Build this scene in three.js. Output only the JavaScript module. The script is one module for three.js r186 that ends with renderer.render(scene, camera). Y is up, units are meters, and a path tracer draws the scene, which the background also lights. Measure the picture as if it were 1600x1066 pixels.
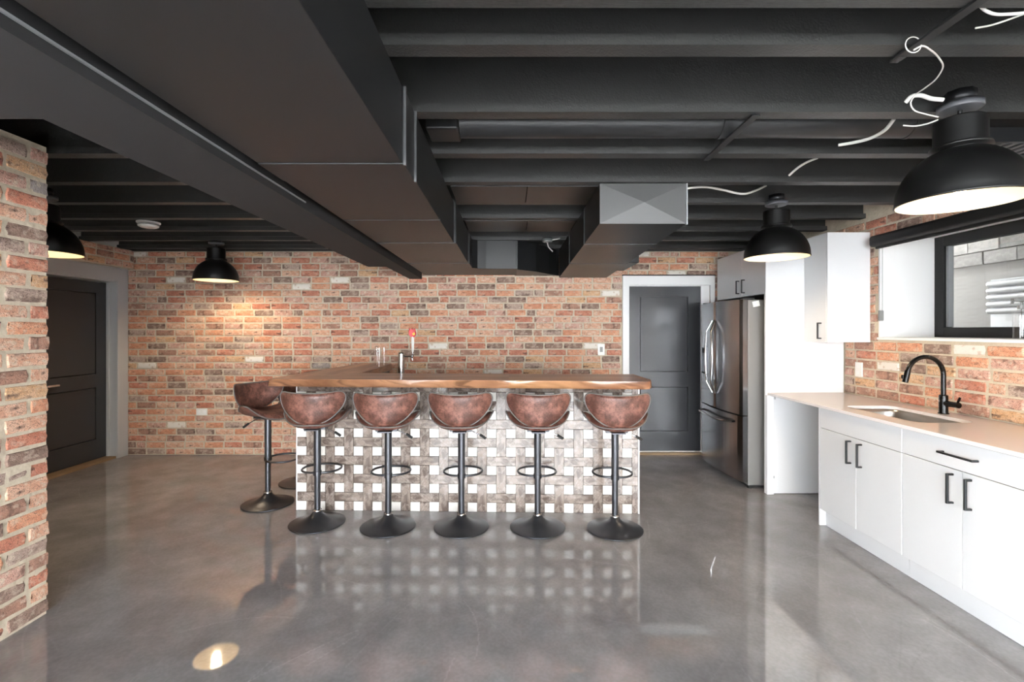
import * as THREE from 'three';
import { mergeGeometries } from 'three/addons/utils/BufferGeometryUtils.js';
import { RoundedBoxGeometry } from 'three/addons/geometries/RoundedBoxGeometry.js';

// ------------------------------------------------------------------ camera, sky, exposure
const scene = new THREE.Scene();
const EYE = 1.48, F = 740, CX = 795, CY = 517;
const camera = new THREE.PerspectiveCamera(2 * Math.atan(533 / F) * 180 / Math.PI, 1600 / 1066, 0.05, 100);
camera.position.set(0, EYE, 0);
camera.setViewOffset(1600, 1066, 800 - CX, 533 - CY, 1600, 1066);
scene.add(camera);
scene.background = new THREE.Color(0.93, 0.97, 1.0);          // even overcast sky
scene.backgroundIntensity = 30;
const renderer = new THREE.WebGLRenderer({ antialias: true });
renderer.toneMapping = THREE.LinearToneMapping;
renderer.toneMappingExposure = 1.0;
renderer.shadowMap.enabled = true;
const LAMP_POWER = 2.2, LAMP_COLOR = new THREE.Color(1, 0.79, 0.54);

// ------------------------------------------------------------------ helpers
function rng(seed) { let s = seed >>> 0; return () => { s = (s + 0x6d2b79f5) | 0; let t = Math.imul(s ^ (s >>> 15), 1 | s); t = (t + Math.imul(t ^ (t >>> 7), 61 | t)) ^ t; return ((t ^ (t >>> 14)) >>> 0) / 4294967296; }; }
const hash = (x, y, s) => { let h = Math.imul(x, 374761393) + Math.imul(y, 668265263) + Math.imul(s, 974711); h = Math.imul(h ^ (h >>> 13), 1274126177); return ((h ^ (h >>> 16)) >>> 0) / 4294967296; };
function noise(x, y, s = 1, px = 0, py = 0) {           // value noise, periodic if px, py are given
  const xi = Math.floor(x), yi = Math.floor(y), fx = x - xi, fy = y - yi, u = fx * fx * (3 - 2 * fx), v = fy * fy * (3 - 2 * fy);
  const w = (a, p) => p ? ((a % p) + p) % p : a;
  const a = hash(w(xi, px), w(yi, py), s), b = hash(w(xi + 1, px), w(yi, py), s), c = hash(w(xi, px), w(yi + 1, py), s), d = hash(w(xi + 1, px), w(yi + 1, py), s);
  return a + (b - a) * u + (c - a) * v + (a - b - c + d) * u * v;
}
function fbm(x, y, s = 1, oct = 4) { let t = 0, a = 0.5, n = 0; for (let i = 0; i < oct; i++) { t += a * noise(x, y, s + i * 17); n += a; x *= 2.03; y *= 2.03; a *= 0.5; } return t / n; }
const clamp = (x, a = 0, b = 1) => Math.min(b, Math.max(a, x)), lerp = (a, b, t) => a + (b - a) * t, smooth = (a, b, x) => { const t = clamp((x - a) / (b - a)); return t * t * (3 - 2 * t); };
const mix3 = (a, b, t) => [lerp(a[0], b[0], t), lerp(a[1], b[1], t), lerp(a[2], b[2], t)];
function tex(w, h, fn, srgb = true) {                    // fn(u, v) -> [r, g, b] in 0..255 or a grey number in 0..1
  const data = new Uint8Array(w * h * 4);
  for (let j = 0; j < h; j++) for (let i = 0; i < w; i++) {
    const c = fn((i + 0.5) / w, (j + 0.5) / h), o = (j * w + i) * 4;
    if (typeof c === 'number') data[o] = data[o + 1] = data[o + 2] = clamp(c) * 255; else { data[o] = clamp(c[0], 0, 255); data[o + 1] = clamp(c[1], 0, 255); data[o + 2] = clamp(c[2], 0, 255); }
    data[o + 3] = 255;
  }
  const t = new THREE.DataTexture(data, w, h);
  t.wrapS = t.wrapT = THREE.RepeatWrapping; t.magFilter = THREE.LinearFilter; t.minFilter = THREE.LinearMipmapLinearFilter; t.generateMipmaps = true;
  if (srgb) t.colorSpace = THREE.SRGBColorSpace;
  t.needsUpdate = true;
  return t;
}
const std = (color, roughness = 0.6, o = {}) => new THREE.MeshStandardMaterial({ color, roughness, ...o });
const phys = (color, roughness = 0.6, o = {}) => new THREE.MeshPhysicalMaterial({ color, roughness, ...o });
const flat = (g) => { const n = g.index ? g.toNonIndexed() : g; for (const k of Object.keys(n.attributes)) if (!['position', 'normal', 'uv'].includes(k)) n.deleteAttribute(k); if (!n.attributes.normal) n.computeVertexNormals(); if (!n.attributes.uv) n.setAttribute('uv', new THREE.Float32BufferAttribute(new Float32Array(n.attributes.position.count * 2), 2)); n.morphAttributes = {}; return n; };
const join = (gs) => gs.length === 1 ? gs[0] : mergeGeometries(gs.map(flat));
// world-space box from corner to corner, edges rounded by r
function bx(x0, x1, y0, y1, z0, z1, r = 0) {
  const w = Math.abs(x1 - x0), h = Math.abs(y1 - y0), d = Math.abs(z1 - z0);
  const g = r ? new RoundedBoxGeometry(w, h, d, 2, Math.min(r, w / 2.01, h / 2.01, d / 2.01)) : new THREE.BoxGeometry(w, h, d);
  return g.translate((x0 + x1) / 2, (y0 + y1) / 2, (z0 + z1) / 2);
}
function bar(a, b, w, h) {                                // rectangular bar between two points
  const A = new THREE.Vector3(...a), B = new THREE.Vector3(...b), L = A.distanceTo(B), m = new THREE.Matrix4().lookAt(A, B, new THREE.Vector3(0, 1, 0.001));
  return new RoundedBoxGeometry(w, h, L, 1, Math.min(w, h) * 0.15).applyMatrix4(m).translate((A.x + B.x) / 2, (A.y + B.y) / 2, (A.z + B.z) / 2);
}
const V = (p) => new THREE.Vector3(...p);
const tube = (pts, r, n = 40, k = 8, closed = false) => new THREE.TubeGeometry(new THREE.CatmullRomCurve3(pts.map(V), closed), n, r, k, closed);
const cyl = (r0, r1, y0, y1, x = 0, z = 0, n = 32) => new THREE.CylinderGeometry(r1, r0, y1 - y0, n).translate(x, (y0 + y1) / 2, z);
const lathe = (pts, n = 48) => new THREE.LatheGeometry(pts.map((p) => new THREE.Vector2(...p)), n);
// outline in the (x, z) plane lifted from y0 to y1
function prism(pts, y0, y1, holes = [], bevel = 0, curve = 12) {
  const s = new THREE.Shape(pts.map(([x, z]) => new THREE.Vector2(x, -z)));
  for (const h of holes) s.holes.push(h instanceof THREE.Path ? h : new THREE.Path(h.map(([x, z]) => new THREE.Vector2(x, -z))));
  return new THREE.ExtrudeGeometry(s, { depth: y1 - y0 - 2 * bevel, bevelEnabled: bevel > 0, bevelSize: bevel, bevelOffset: -bevel, bevelThickness: bevel, bevelSegments: 2, curveSegments: curve }).translate(0, 0, bevel).rotateX(-Math.PI / 2).translate(0, y0, 0);
}
function boxUV(g, su = 1, sv = su, swap = false) {        // uv in metres by the dominant axis of the normal
  g = flat(g); const p = g.attributes.position, n = g.attributes.normal, uv = g.attributes.uv;
  for (let i = 0; i < p.count; i++) {
    const ax = Math.abs(n.getX(i)), ay = Math.abs(n.getY(i)), az = Math.abs(n.getZ(i));
    let a, b;
    if (ay >= ax && ay >= az) { a = p.getX(i); b = p.getZ(i); } else if (ax > az) { a = p.getZ(i); b = p.getY(i); } else { a = p.getX(i); b = p.getY(i); }
    if (swap && ay >= ax && ay >= az) [a, b] = [b, a];
    uv.setXY(i, a * su, b * sv);
  }
  return g;
}
const used = {};
function numbered(name) { const n = used[name] = (used[name] ?? -1) + 1; return n ? name + '_' + String(n).padStart(3, '0') : name; }
const shade = (m) => { m.castShadow = true; m.receiveShadow = true; return m; };
function tag(o, label, category, group) { o.userData.label = label; o.userData.category = category; if (group) o.userData.group = group; return o; }
function thing(name, pos, label, category, group) { const g = new THREE.Group(); g.name = numbered(name); g.position.set(...pos); scene.add(g); return tag(g, label, category, group); }
const worldOf = (o) => { const p = new THREE.Vector3(); for (; o && o !== scene; o = o.parent) p.add(o.position); return p; };
// a part given in scene coordinates, under an unturned parent
function part(parent, name, geos, mat, label) {
  const at = worldOf(parent), g = flat(join([].concat(geos))).clone().translate(-at.x, -at.y, -at.z);
  const m = shade(new THREE.Mesh(g, mat)); m.name = name; parent.add(m); if (label) m.userData.label = label; return m;
}
function local(parent, name, geos, mat, label) { const m = shade(new THREE.Mesh(join([].concat(geos)), mat)); m.name = name; parent.add(m); if (label) m.userData.label = label; return m; }
function solo(name, geos, mat, label, category, group) {  // a thing that is one mesh, its origin at the base of its box
  const g = flat(join([].concat(geos))); g.computeBoundingBox(); const b = g.boundingBox.clone(), c = b.getCenter(new THREE.Vector3());
  const m = shade(new THREE.Mesh(g.translate(-c.x, -b.min.y, -c.z), mat)); m.position.set(c.x, b.min.y, c.z); m.name = numbered(name); scene.add(m); return tag(m, label, category, group);
}
function struct(name, geos, mat, label) { const m = shade(new THREE.Mesh(flat(join([].concat(geos))), mat)); m.name = name; scene.add(m); m.userData.kind = 'structure'; if (label) m.userData.label = label; return m; }
const at = (x, y, d) => [(x - CX) * d / F, EYE - (y - CY) * d / F, -d];   // a point of the place at depth d

// ------------------------------------------------------------------ materials
const grain = tex(256, 256, (u, v) => 0.5 + 0.5 * (noise(u * 64, v * 64, 3, 64, 64) - 0.5) + 0.4 * (noise(u * 16, v * 16, 4, 16, 16) - 0.5), false);
const rep = (t, a, b = a) => { const c = t.clone(); c.repeat.set(a, b); c.needsUpdate = true; return c; };
const M = {};
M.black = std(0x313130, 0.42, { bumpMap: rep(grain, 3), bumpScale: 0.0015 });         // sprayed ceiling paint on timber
M.duct = std(0x202122, 0.4);
M.ductCap = std(0x565656, 0.45);
M.soffit = std(0x222223, 0.75);
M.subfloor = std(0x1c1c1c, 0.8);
M.white = phys(0xebecee, 0.22, { clearcoat: 0.7, clearcoatRoughness: 0.06 });
M.whiteMatte = std(0xf4f4f4, 0.55);
M.trim = std(0xf3f3f3, 0.4);
M.greyTrim = std(0xc4c6c8, 0.4);
M.carcass = std(0xc9cacc, 0.5);
M.plate = std(0xf0f0ee, 0.35);
M.metalBlack = std(0x222325, 0.38, { metalness: 0.55 });
M.stool = std(0x505155, 0.34, { metalness: 0.85 });
M.handle = std(0x3a3b3d, 0.35, { metalness: 0.7 });
M.lampBlack = std(0x0f0f0f, 0.42);
M.lampWhite = std(0xf6ead2, 0.6);
M.chrome = std(0xd0d0d2, 0.15, { metalness: 1 });
M.steel = std(0x9c9da0, 0.24, { metalness: 1 });
M.steelDark = std(0x8d8d92, 0.4, { metalness: 1 });
M.sink = std(0xc2bfba, 0.32, { metalness: 1 });
M.faucet = std(0x141414, 0.25, { metalness: 0.4 });
M.cable = std(0xd4d2cc, 0.5);
M.galv = std(0xb6b8ba, 0.4, { metalness: 0.6 });
M.cleat = std(0x6e6f70, 0.35, { metalness: 0.5 });
M.darkDoor = phys(0x3c3d40, 0.28, { clearcoat: 0.4, clearcoatRoughness: 0.12 });
M.leftDoor = std(0x333437, 0.38);
M.windowFrame = std(0x070707, 0.6);
M.glass = phys(0xffffff, 0.0, { transmission: 1, thickness: 0, ior: 1.45 });
M.clearGlass = phys(0xffffff, 0.02, { transmission: 1, thickness: 0, ior: 1.45 });
M.quartz = phys(0xfaf4f3, 0.16, { clearcoat: 0.5, clearcoatRoughness: 0.05 });
M.drywall = std(0xe4e3e1, 0.85);
M.concrete = std(0xa9a8a5, 0.9, { bumpMap: rep(grain, 2), bumpScale: 0.004 });
M.concreteOut = std(0x93918d, 0.9, { bumpMap: rep(grain, 2), bumpScale: 0.004 });
M.rubber = std(0x151515, 0.7);
M.piping = std(0x6a6663, 0.5);
M.mortar = std(0xffffff, 0.95, { map: tex(512, 512, (u, v) => { const n = fbm(u * 24, v * 24, 5, 4), f = noise(u * 256, v * 256, 9, 256, 256); return mix3([186, 172, 150], [222, 210, 190], clamp(0.65 * n + 0.35 * f)); }), bumpMap: rep(grain, 1), bumpScale: 0.006 });
// reclaimed bricks: baked clay with soot, pits and smears of old lime
const KINDS = [  // base, second tone, lime smear, share
  [[196, 116, 78], [214, 142, 102], 0.35, 0.20], [[204, 146, 114], [218, 172, 142], 0.5, 0.20], [[168, 84, 60], [188, 106, 78], 0.3, 0.15], [[184, 132, 114], [200, 158, 142], 0.6, 0.14],
  [[128, 90, 74], [156, 106, 84], 0.4, 0.11], [[82, 66, 58], [116, 92, 80], 0.35, 0.08], [[142, 126, 116], [168, 148, 134], 0.5, 0.06], [[196, 148, 96], [208, 168, 124], 0.35, 0.05], [[124, 128, 132], [150, 150, 150], 0.4, 0.01]];
const brickBump = tex(256, 96, (u, v) => 0.55 * fbm(u * 9, v * 4, 31, 4) + 0.45 * noise(u * 70, v * 26, 37), false);
const brickMats = [];
KINDS.forEach(([a, b, lime, share], k) => {
  a = mix3(a, [216, 180, 162], 0.36); b = mix3(b, [222, 190, 174], 0.36); lime = Math.min(0.8, lime * 1.3);
  for (let q = 0; q < 3; q++) {
    const s = 100 + k * 31 + q * 7;
    const map = tex(192, 72, (u, v) => {
      const n = fbm(u * 5, v * 2.2, s, 4), f = noise(u * 90, v * 34, s + 3), pit = smooth(0.72, 0.86, noise(u * 34, v * 13, s + 5));
      let c = mix3(a, b, smooth(0.25, 0.75, n));
      c = mix3(c, [70, 52, 46], 0.55 * smooth(0.58, 0.8, fbm(u * 3.2, v * 1.6, s + 11, 3)) + 0.35 * pit);
      const edge = smooth(0.12, 0, Math.min(u, 1 - u) * 2.6) * 0.5 + smooth(0.14, 0, Math.min(v, 1 - v)) * 0.5;
      c = mix3(c, [214, 198, 178], lime * clamp(smooth(0.52, 0.8, fbm(u * 7 + 4, v * 3, s + 19, 4)) * 1.1 + edge * 0.55));
      const k2 = 0.88 + 0.24 * f; return [c[0] * k2, c[1] * k2, c[2] * k2];
    });
    brickMats.push({ m: std(0xffffff, 0.88, { map, bumpMap: brickBump, bumpScale: 0.004 }), share: share / 3, k });
  }
});
const whiteBrick = std(0xffffff, 0.85, { map: tex(192, 72, (u, v) => mix3([236, 230, 222], [206, 186, 170], smooth(0.55, 0.85, fbm(u * 6, v * 3, 77, 4)))), bumpMap: brickBump, bumpScale: 0.004 });
const blockMats = [0, 1, 2].map((q) => std(0xffffff, 0.9, { map: tex(128, 64, (u, v) => { const g = 146 + 20 * (q - 1) + 40 * (fbm(u * 8, v * 5, 300 + q, 4) - 0.5); return [g, g * 0.985, g * 0.96]; }), bumpMap: brickBump, bumpScale: 0.006 }));
// marble tiles
const marbleMats = [0, 1, 2, 3].map((q) => {
  const map = tex(240, 80, (u, v) => {
    const x = u * 3, y = v, w = fbm(x * 2 + 3, y * 2, 400 + q * 9, 4) * 1.6, n = fbm(x * 1.5 + w, y * 3.5 + w * 0.6, 410 + q * 9, 5);
    const vein = Math.pow(1 - Math.abs(2 * fbm(x * 1.3 + w * 1.2, y * 1.7 - w, 420 + q * 9, 4) - 1), 14);
    let c = mix3([98, 86, 79], [150, 136, 127], smooth(0.25, 0.75, n));
    c = mix3(c, [186, 176, 168], vein * 0.6); if (q === 2) c = mix3(c, [150, 112, 80], 0.5 * smooth(0.6, 0.8, fbm(x * 2, y * 2, 455, 3)));
    return c;
  });
  return phys(0xffffff, 0.09, { map });
});
M.tileWhite = phys(0xeeebe6, 0.1);
M.grout = std(0xb5aca4, 0.8);
// leather, worn
const leatherMap = tex(512, 512, (u, v) => {
  const n = fbm(u * 14, v * 14, 501, 5), m = fbm(u * 44, v * 44, 511, 4), s = noise(u * 160, v * 160, 521);
  let c = mix3([78, 48, 40], [142, 98, 85], smooth(0.3, 0.72, 0.6 * n + 0.4 * m)); c = mix3(c, [62, 40, 34], 0.5 * smooth(0.55, 0.75, m)); const k = 0.92 + 0.16 * s; return [c[0] * k, c[1] * k, c[2] * k];
});
M.leather = phys(0xffffff, 0.42, { map: leatherMap, bumpMap: rep(grain, 4), bumpScale: 0.0008 });
// live-edge timber
const woodFn = (s) => (u, v) => {
  const w = fbm(u * 2.2, v * 4, s, 4), y = v * 26 + w * 9, ring = 0.5 + 0.5 * Math.sin(y + fbm(u * 3, v * 20, s + 5, 3) * 4), fine = fbm(u * 9, v * 130, s + 9, 3), gold = smooth(0.52, 0.74, fbm(u * 1.6 + 7, v * 3.4, s + 21, 3));
  let c = mix3([104, 66, 46], [198, 148, 112], clamp(0.35 * ring + 1.3 * (fine - 0.5) + 0.35)); c = mix3(c, [212, 166, 104], 0.45 * gold); c = mix3(c, [60, 36, 22], 0.55 * smooth(0.62, 0.8, fine) * (1 - gold)); return c;
};
M.wood = phys(0xffffff, 0.3, { map: tex(1024, 512, woodFn(601)), clearcoat: 0.35, clearcoatRoughness: 0.2 });
M.woodArm = phys(0xffffff, 0.3, { map: tex(1024, 512, woodFn(657)), clearcoat: 0.35, clearcoatRoughness: 0.2 });
M.threshold = std(0x8d7559, 0.6);
// polished concrete
{
  const R = rng(7), marks = [];
  const N = 1536, acc = new Float32Array(N * N);
  for (let k = 0; k < 900; k++) {
    let x = R() * N, y = R() * N, a = R() * 6.28, L = 10 + R() * 90, s = (0.02 + R() * 0.05) * (R() < 0.8 ? 1 : -0.6), bend = (R() - 0.5) * 0.02;
    for (let i = 0; i < L; i++) { x += Math.cos(a); y += Math.sin(a); a += bend; const xi = Math.floor(x), yi = Math.floor(y); if (xi >= 0 && yi >= 0 && xi < N && yi < N) acc[yi * N + xi] += s; }
  }
  const map = tex(N, N, (u, v) => {
    const x = u * 9, y = v * 9, w = fbm(x * 0.7, y * 0.7, 701, 3), n = fbm(x * 1.1 + w * 2, y * 1.1 + w, 711, 5), f = fbm(x * 9, y * 9, 721, 3), g = noise(x * 120, y * 120, 731);
    const k = 0.74 + 0.46 * n + 0.15 * (f - 0.5) + 0.07 * (g - 0.5) + acc[Math.floor(v * N) * N + Math.floor(u * N)];
    return mix3([156 * k, 156 * k, 161 * k], [161 * k, 157 * k, 157 * k], w);
  });
  const rough = tex(512, 512, (u, v) => 0.012 + 0.045 * fbm(u * 14, v * 14, 741, 4), false);
  M.floor = phys(0xffffff, 1.0, { map, roughnessMap: rough, ior: 2.33 });
}

// ------------------------------------------------------------------ brickwork
function brickGeo(L, H, seed, rough) {                    // a worn brick, its face at z = 0, chamfered arrises, 46 triangles
  const R = rng(seed), nx = 5, ny = 3, P = [], xs = [-0.5, -0.455, 0, 0.455, 0.5], ys = [-0.5, 0, 0.5], D = 0.06;
  const g = [];
  for (let j = 0; j < ny; j++) for (let i = 0; i < nx; i++) {
    const ex = i === 0 || i === nx - 1, ey = j !== 1;
    let x = xs[i] * L + (R() - 0.5) * 0.006 * rough, y = ys[j] * (H - 0.012) + (R() - 0.5) * 0.004 * rough, z = (R() - 0.5) * 0.004 * rough;
    if (ex) { x -= Math.sign(x) * 0.006; } if (ex && ey) { x -= Math.sign(x) * 0.005 * rough; y -= Math.sign(y) * 0.003 * rough; }
    if (ex) z -= 0.002; if (ey) z -= 0.0015;
    g.push([x, y, z]);
  }
  const pos = [], uv = [], idx = [];
  const put = (p) => { pos.push(...p); uv.push(p[0] / L + 0.5, p[1] / H + 0.5); return pos.length / 3 - 1; };
  const front = g.map(put);
  for (let j = 0; j < ny - 1; j++) for (let i = 0; i < nx - 1; i++) { const a = front[j * nx + i], b = front[j * nx + i + 1], c = front[(j + 1) * nx + i + 1], d = front[(j + 1) * nx + i]; idx.push(a, b, c, a, c, d); }
  const loop = [0, 1, 2, 3, 4, 9, 14, 13, 12, 11, 10, 5];
  const rim = loop.map((k) => { const [x, y] = g[k]; return [clampRim(x, L / 2), clampRim(y, H / 2), -0.009]; });
  function clampRim(v, h) { return Math.abs(v) > h * 0.6 ? Math.sign(v) * Math.min(h, Math.abs(v) + 0.006) : v; }
  const a0 = loop.map((k) => put(g[k])), a1 = rim.map(put), a2 = rim.map(([x, y]) => put([x, y, -D]));
  // the chamfer shares the face's vertices so that the arris shades round
  for (let k = 0; k < 12; k++) { const n = (k + 1) % 12; idx.push(front[loop[k]], a1[k], a1[n], front[loop[k]], a1[n], front[loop[n]]); idx.push(a1[k], a2[k], a2[n], a1[k], a2[n], a1[n]); }
  const out = new THREE.BufferGeometry(); out.setAttribute('position', new THREE.Float32BufferAttribute(pos, 3)); out.setAttribute('uv', new THREE.Float32BufferAttribute(uv, 2)); out.setIndex(idx); out.computeVertexNormals();
  return out;
}
const BL = 0.2185, BH = 0.0665, COURSE = 0.0787, JOINT = 0.0125;
const FULL = [...Array(8)].map((_, k) => brickGeo(BL, BH, 900 + k, 1)), HALF = [...Array(6)].map((_, k) => brickGeo(0.103, BH, 950 + k, 1));
const FULL_ROUGH = [...Array(8)].map((_, k) => brickGeo(BL, BH, 1000 + k, 1.5)), HALF_ROUGH = [...Array(6)].map((_, k) => brickGeo(0.103, BH, 1050 + k, 1.1));
function pickMat(R) { let t = R() * 1.0; for (const b of brickMats) { t -= b.share; if (t <= 0) return b.m; } return brickMats[0].m; }
// lays courses on a face: place(u, v) gives the point, turn is the rotation about y, holes are [u0, u1, v0, v1]
function lay({ parent, u0, u1, v0, v1, holes = [], seed, place, turn, rough = false, limit = 9999, score, paint = [], course = COURSE, length = BL, mirror = false }) {
  const R = rng(seed), all = [], rows = Math.ceil((v1 - v0) / course - 0.2);
  for (let r = 0; r < rows; r++) {
    const lo = v0 + r * course, mid = lo + course / 2 - 0.003;
    let u = u0 - (r % 2 ? 0.5 : 0) * (length + JOINT) + (mirror ? 0 : (R() - 0.5) * 0.02);
    while (u < u1) {
      const L = R() < 0.06 ? 0.103 : length + (R() - 0.5) * 0.012, spans = [];
      let segs = [[Math.max(u, u0), Math.min(u + L, u1)]];
      for (const h of holes) if (mid + BH * 0.3 > h[2] && mid - BH * 0.3 < h[3]) segs = segs.flatMap(([a, b]) => (b <= h[0] || a >= h[1]) ? [[a, b]] : [[a, Math.min(b, h[0])], [Math.max(a, h[1]), b]]);
      for (const [a, b] of segs) if (b - a > 0.03) spans.push([a, b]);
      for (const [a, b] of spans) {
        const len = b - a, set = len > 0.15 ? (rough ? FULL_ROUGH : FULL) : (rough ? HALF_ROUGH : HALF), base = len > 0.15 ? BL : 0.103, geo = set[Math.floor(R() * set.length)];
        const h = Math.min(BH, v1 - lo - 0.004) / BH; if (h < 0.25) continue;
        all.push({ u: mirror ? u0 + u1 - (a + b) / 2 : (a + b) / 2, v: lo + BH * h / 2 + (R() - 0.5) * 0.004, len, sx: len / base, sy: h * (course / COURSE) * (0.97 + 0.05 * R()), geo, mat: pickMat(R), out: (R() - 0.4) * 0.006 * (rough ? 1.6 : 1), tilt: (R() - 0.5) * 0.012 * (rough ? 2 : 1), flip: R() < 0.5 });
      }
      u += L + JOINT;
    }
  }
  for (const [pu, pv] of paint) { let best = null, bd = 9; for (const b of all) { const d = Math.hypot(b.u - pu, (b.v - pv) * 2); if (d < bd && b.len > 0.15) { bd = d; best = b; } } if (best) best.mat = whiteBrick; }
  if (score) all.sort((a, b) => score(b) - score(a));
  const off = worldOf(parent), rest = new Map();
  const normal = new THREE.Vector3(Math.sin(turn), 0, Math.cos(turn));
  all.forEach((b, n) => {
    const p = V(place(b.u, b.v)).addScaledVector(normal, b.out).sub(off);
    const m = new THREE.Mesh(b.geo, b.mat); m.position.copy(p); m.rotation.set(0, turn, 0); m.rotateZ(b.tilt + (b.flip ? Math.PI : 0)); m.scale.set(b.sx, b.sy, 1);
    if (n < limit) { m.name = 'brick'; parent.add(shade(m)); } else { m.updateMatrix(); if (!rest.has(b.mat)) rest.set(b.mat, []); rest.get(b.mat).push(flat(b.geo.clone()).applyMatrix4(m.matrix)); }
  });
  if (rest.size) {
    const mats = [...rest.keys()], merged = mergeGeometries(mats.map((k) => mergeGeometries(rest.get(k))), true);
    const m = shade(new THREE.Mesh(merged, mats)); m.name = 'brickwork'; m.userData.kind = 'stuff'; parent.add(m);
  }
}

// ------------------------------------------------------------------ room shell
const BACK = -5.645, LEFT = -4.55, RIGHT = 3.04, FRONT = 3.0, JOIST = 2.44, TOP = 2.75;
{
  const g = bx(LEFT - 0.35, RIGHT + 0.6, -0.2, 0, BACK - 0.35, FRONT + 0.3); const uv = g.attributes.uv, p = g.attributes.position;
  for (let i = 0; i < p.count; i++) uv.setXY(i, (p.getX(i) + 5) / 9.6, (p.getZ(i) + 6.1) / 9.9);
  struct('floor', g, M.floor, 'polished grey concrete floor');
}
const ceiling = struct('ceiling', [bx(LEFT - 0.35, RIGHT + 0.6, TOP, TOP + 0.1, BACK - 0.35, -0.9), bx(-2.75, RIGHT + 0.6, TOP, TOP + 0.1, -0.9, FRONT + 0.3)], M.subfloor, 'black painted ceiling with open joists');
{ // I-joists across the room, black
  const prof = [[-0.0355, 0], [0.0355, 0], [0.0355, 0.038], [0.006, 0.046], [0.006, 0.272], [0.0355, 0.28], [0.0355, 0.31], [-0.0355, 0.31], [-0.0355, 0.28], [-0.006, 0.272], [-0.006, 0.046], [-0.0355, 0.038]];
  const shape = new THREE.Shape(prof.map((p) => new THREE.Vector2(...p)));
  const mk = (W) => boxUV(new THREE.ExtrudeGeometry(shape, { depth: W, bevelEnabled: true, bevelSize: 0.002, bevelOffset: -0.002, bevelThickness: 0.001, bevelSegments: 1 }).rotateY(Math.PI / 2)), geo = mk(RIGHT - LEFT - 0.002), geoShort = mk(RIGHT + 2.69);
  for (let k = -10; k <= 9; k++) {
    const d = 1.588 + 0.4885 * k + 0.0355; if (d > 5.55 || -d > FRONT - 0.1) continue;
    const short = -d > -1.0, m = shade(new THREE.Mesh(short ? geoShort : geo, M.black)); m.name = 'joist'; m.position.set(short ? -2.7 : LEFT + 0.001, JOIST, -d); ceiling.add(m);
  }
  const dbl = part(ceiling, 'joist', bx(-0.42, RIGHT - 0.01, 2.44, 2.745, -1.41, -1.27, 0.003), M.black); dbl.userData.label = 'doubled beam beside the duct';
  part(ceiling, 'rim_board', bx(LEFT + 0.001, RIGHT - 0.001, 2.425, 2.748, BACK + 0.001, BACK + 0.045), M.black);
}
function wallShape(pts, holes) { const s = new THREE.Shape(pts.map((p) => new THREE.Vector2(...p))); for (const h of holes) s.holes.push(new THREE.Path([[h[0], h[2]], [h[0], h[3]], [h[1], h[3]], [h[1], h[2]]].map((p) => new THREE.Vector2(...p)))); return s; }
const rect = (a, b, c, d) => [[a, c], [b, c], [b, d], [a, d]];
const MORTAR_IN = 0.009;
// back wall: brick, with a door opening
const DX0 = 1.42, DX1 = 2.40, DTOP = 2.03;
const wallBack = struct('wall_back', boxUV(new THREE.ExtrudeGeometry((() => { const s = new THREE.Shape([[LEFT - 0.3, 0], [DX0, 0], [DX0, DTOP], [DX1, DTOP], [DX1, 0], [RIGHT + 0.5, 0], [RIGHT + 0.5, TOP], [LEFT - 0.3, TOP]].map((p) => new THREE.Vector2(...p))); return s; })(), { depth: 0.2, bevelEnabled: false }).translate(0, 0, BACK - 0.2 - MORTAR_IN)), M.mortar, 'reclaimed red brick back wall');
const px = (x) => (x - CX) * 5.645 / F, py = (y) => EYE - (y - CY) * 5.645 / F;
lay({
  parent: wallBack, u0: LEFT + 0.005, u1: 2.62, v0: 0.006, v1: 2.425, holes: [[1.35, 2.455, -1, 2.145]], seed: 21, turn: 0, place: (u, v) => [u, v, BACK], limit: 300,
  paint: [[265, 437], [484, 449], [222, 571], [264, 664], [944, 460], [912, 542], [677, 541], [208, 395], [395, 562], [545, 436], [760, 583], [1008, 397], [1052, 427]].map(([x, y]) => [px(x), py(y)]),
  score: (b) => { // how much of it the photograph shows
    const x = CX + b.u * F / 5.645, y = CY - (b.v - EYE) * F / 5.645;
    if (x > 455 && x < 1020 && y > 580) return 0.1 * b.len; if (x > 345 && x < 470 && y > 585) return 0.3 * b.len; if (x > 300 && x < 378 && y < 445) return 0.3 * b.len;
    if (x > 500 && x < 980 && y < 432) return 0.2 * b.len; return b.len - 0.00002 * Math.abs(x - 700);
  },
});
// left wall: plaster with a recessed door; brick above the door
const wallLeft = struct('wall_left', [bx(LEFT - 0.3, LEFT, 0, TOP, BACK - 0.2, -5.51), bx(LEFT - 0.3, LEFT, 0, TOP, -4.58, -0.9), bx(LEFT, -2.95, 0, TOP, -1.1, -0.9), bx(-2.7, -2.42, 0, 2.43, -1.44, 0.3), bx(-2.7, -2.42, 2.3, 2.43, 0.3, FRONT), bx(-2.7, -2.42, 0, 0.03, 0.3, FRONT), bx(-2.7, -2.42, 0.03, 2.3, FRONT - 0.2, FRONT), bx(LEFT - 0.3, LEFT, 2.08, TOP, -5.51, -4.58), bx(LEFT - 0.3, LEFT - 0.2, 0, 2.08, -5.51, -4.58)], M.drywall, 'left wall with recessed door');
part(wallLeft, 'header', bx(LEFT + 0.0005, LEFT + 0.09, 2.215, 2.43, -5.63, -4.3), M.mortar, 'brick header over the door');
lay({ parent: wallLeft, u0: 4.32, u1: 5.62, v0: 2.22, v1: 2.43, seed: 5, turn: Math.PI / 2, place: (u, v) => [LEFT + 0.1, v, -u] });
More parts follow.
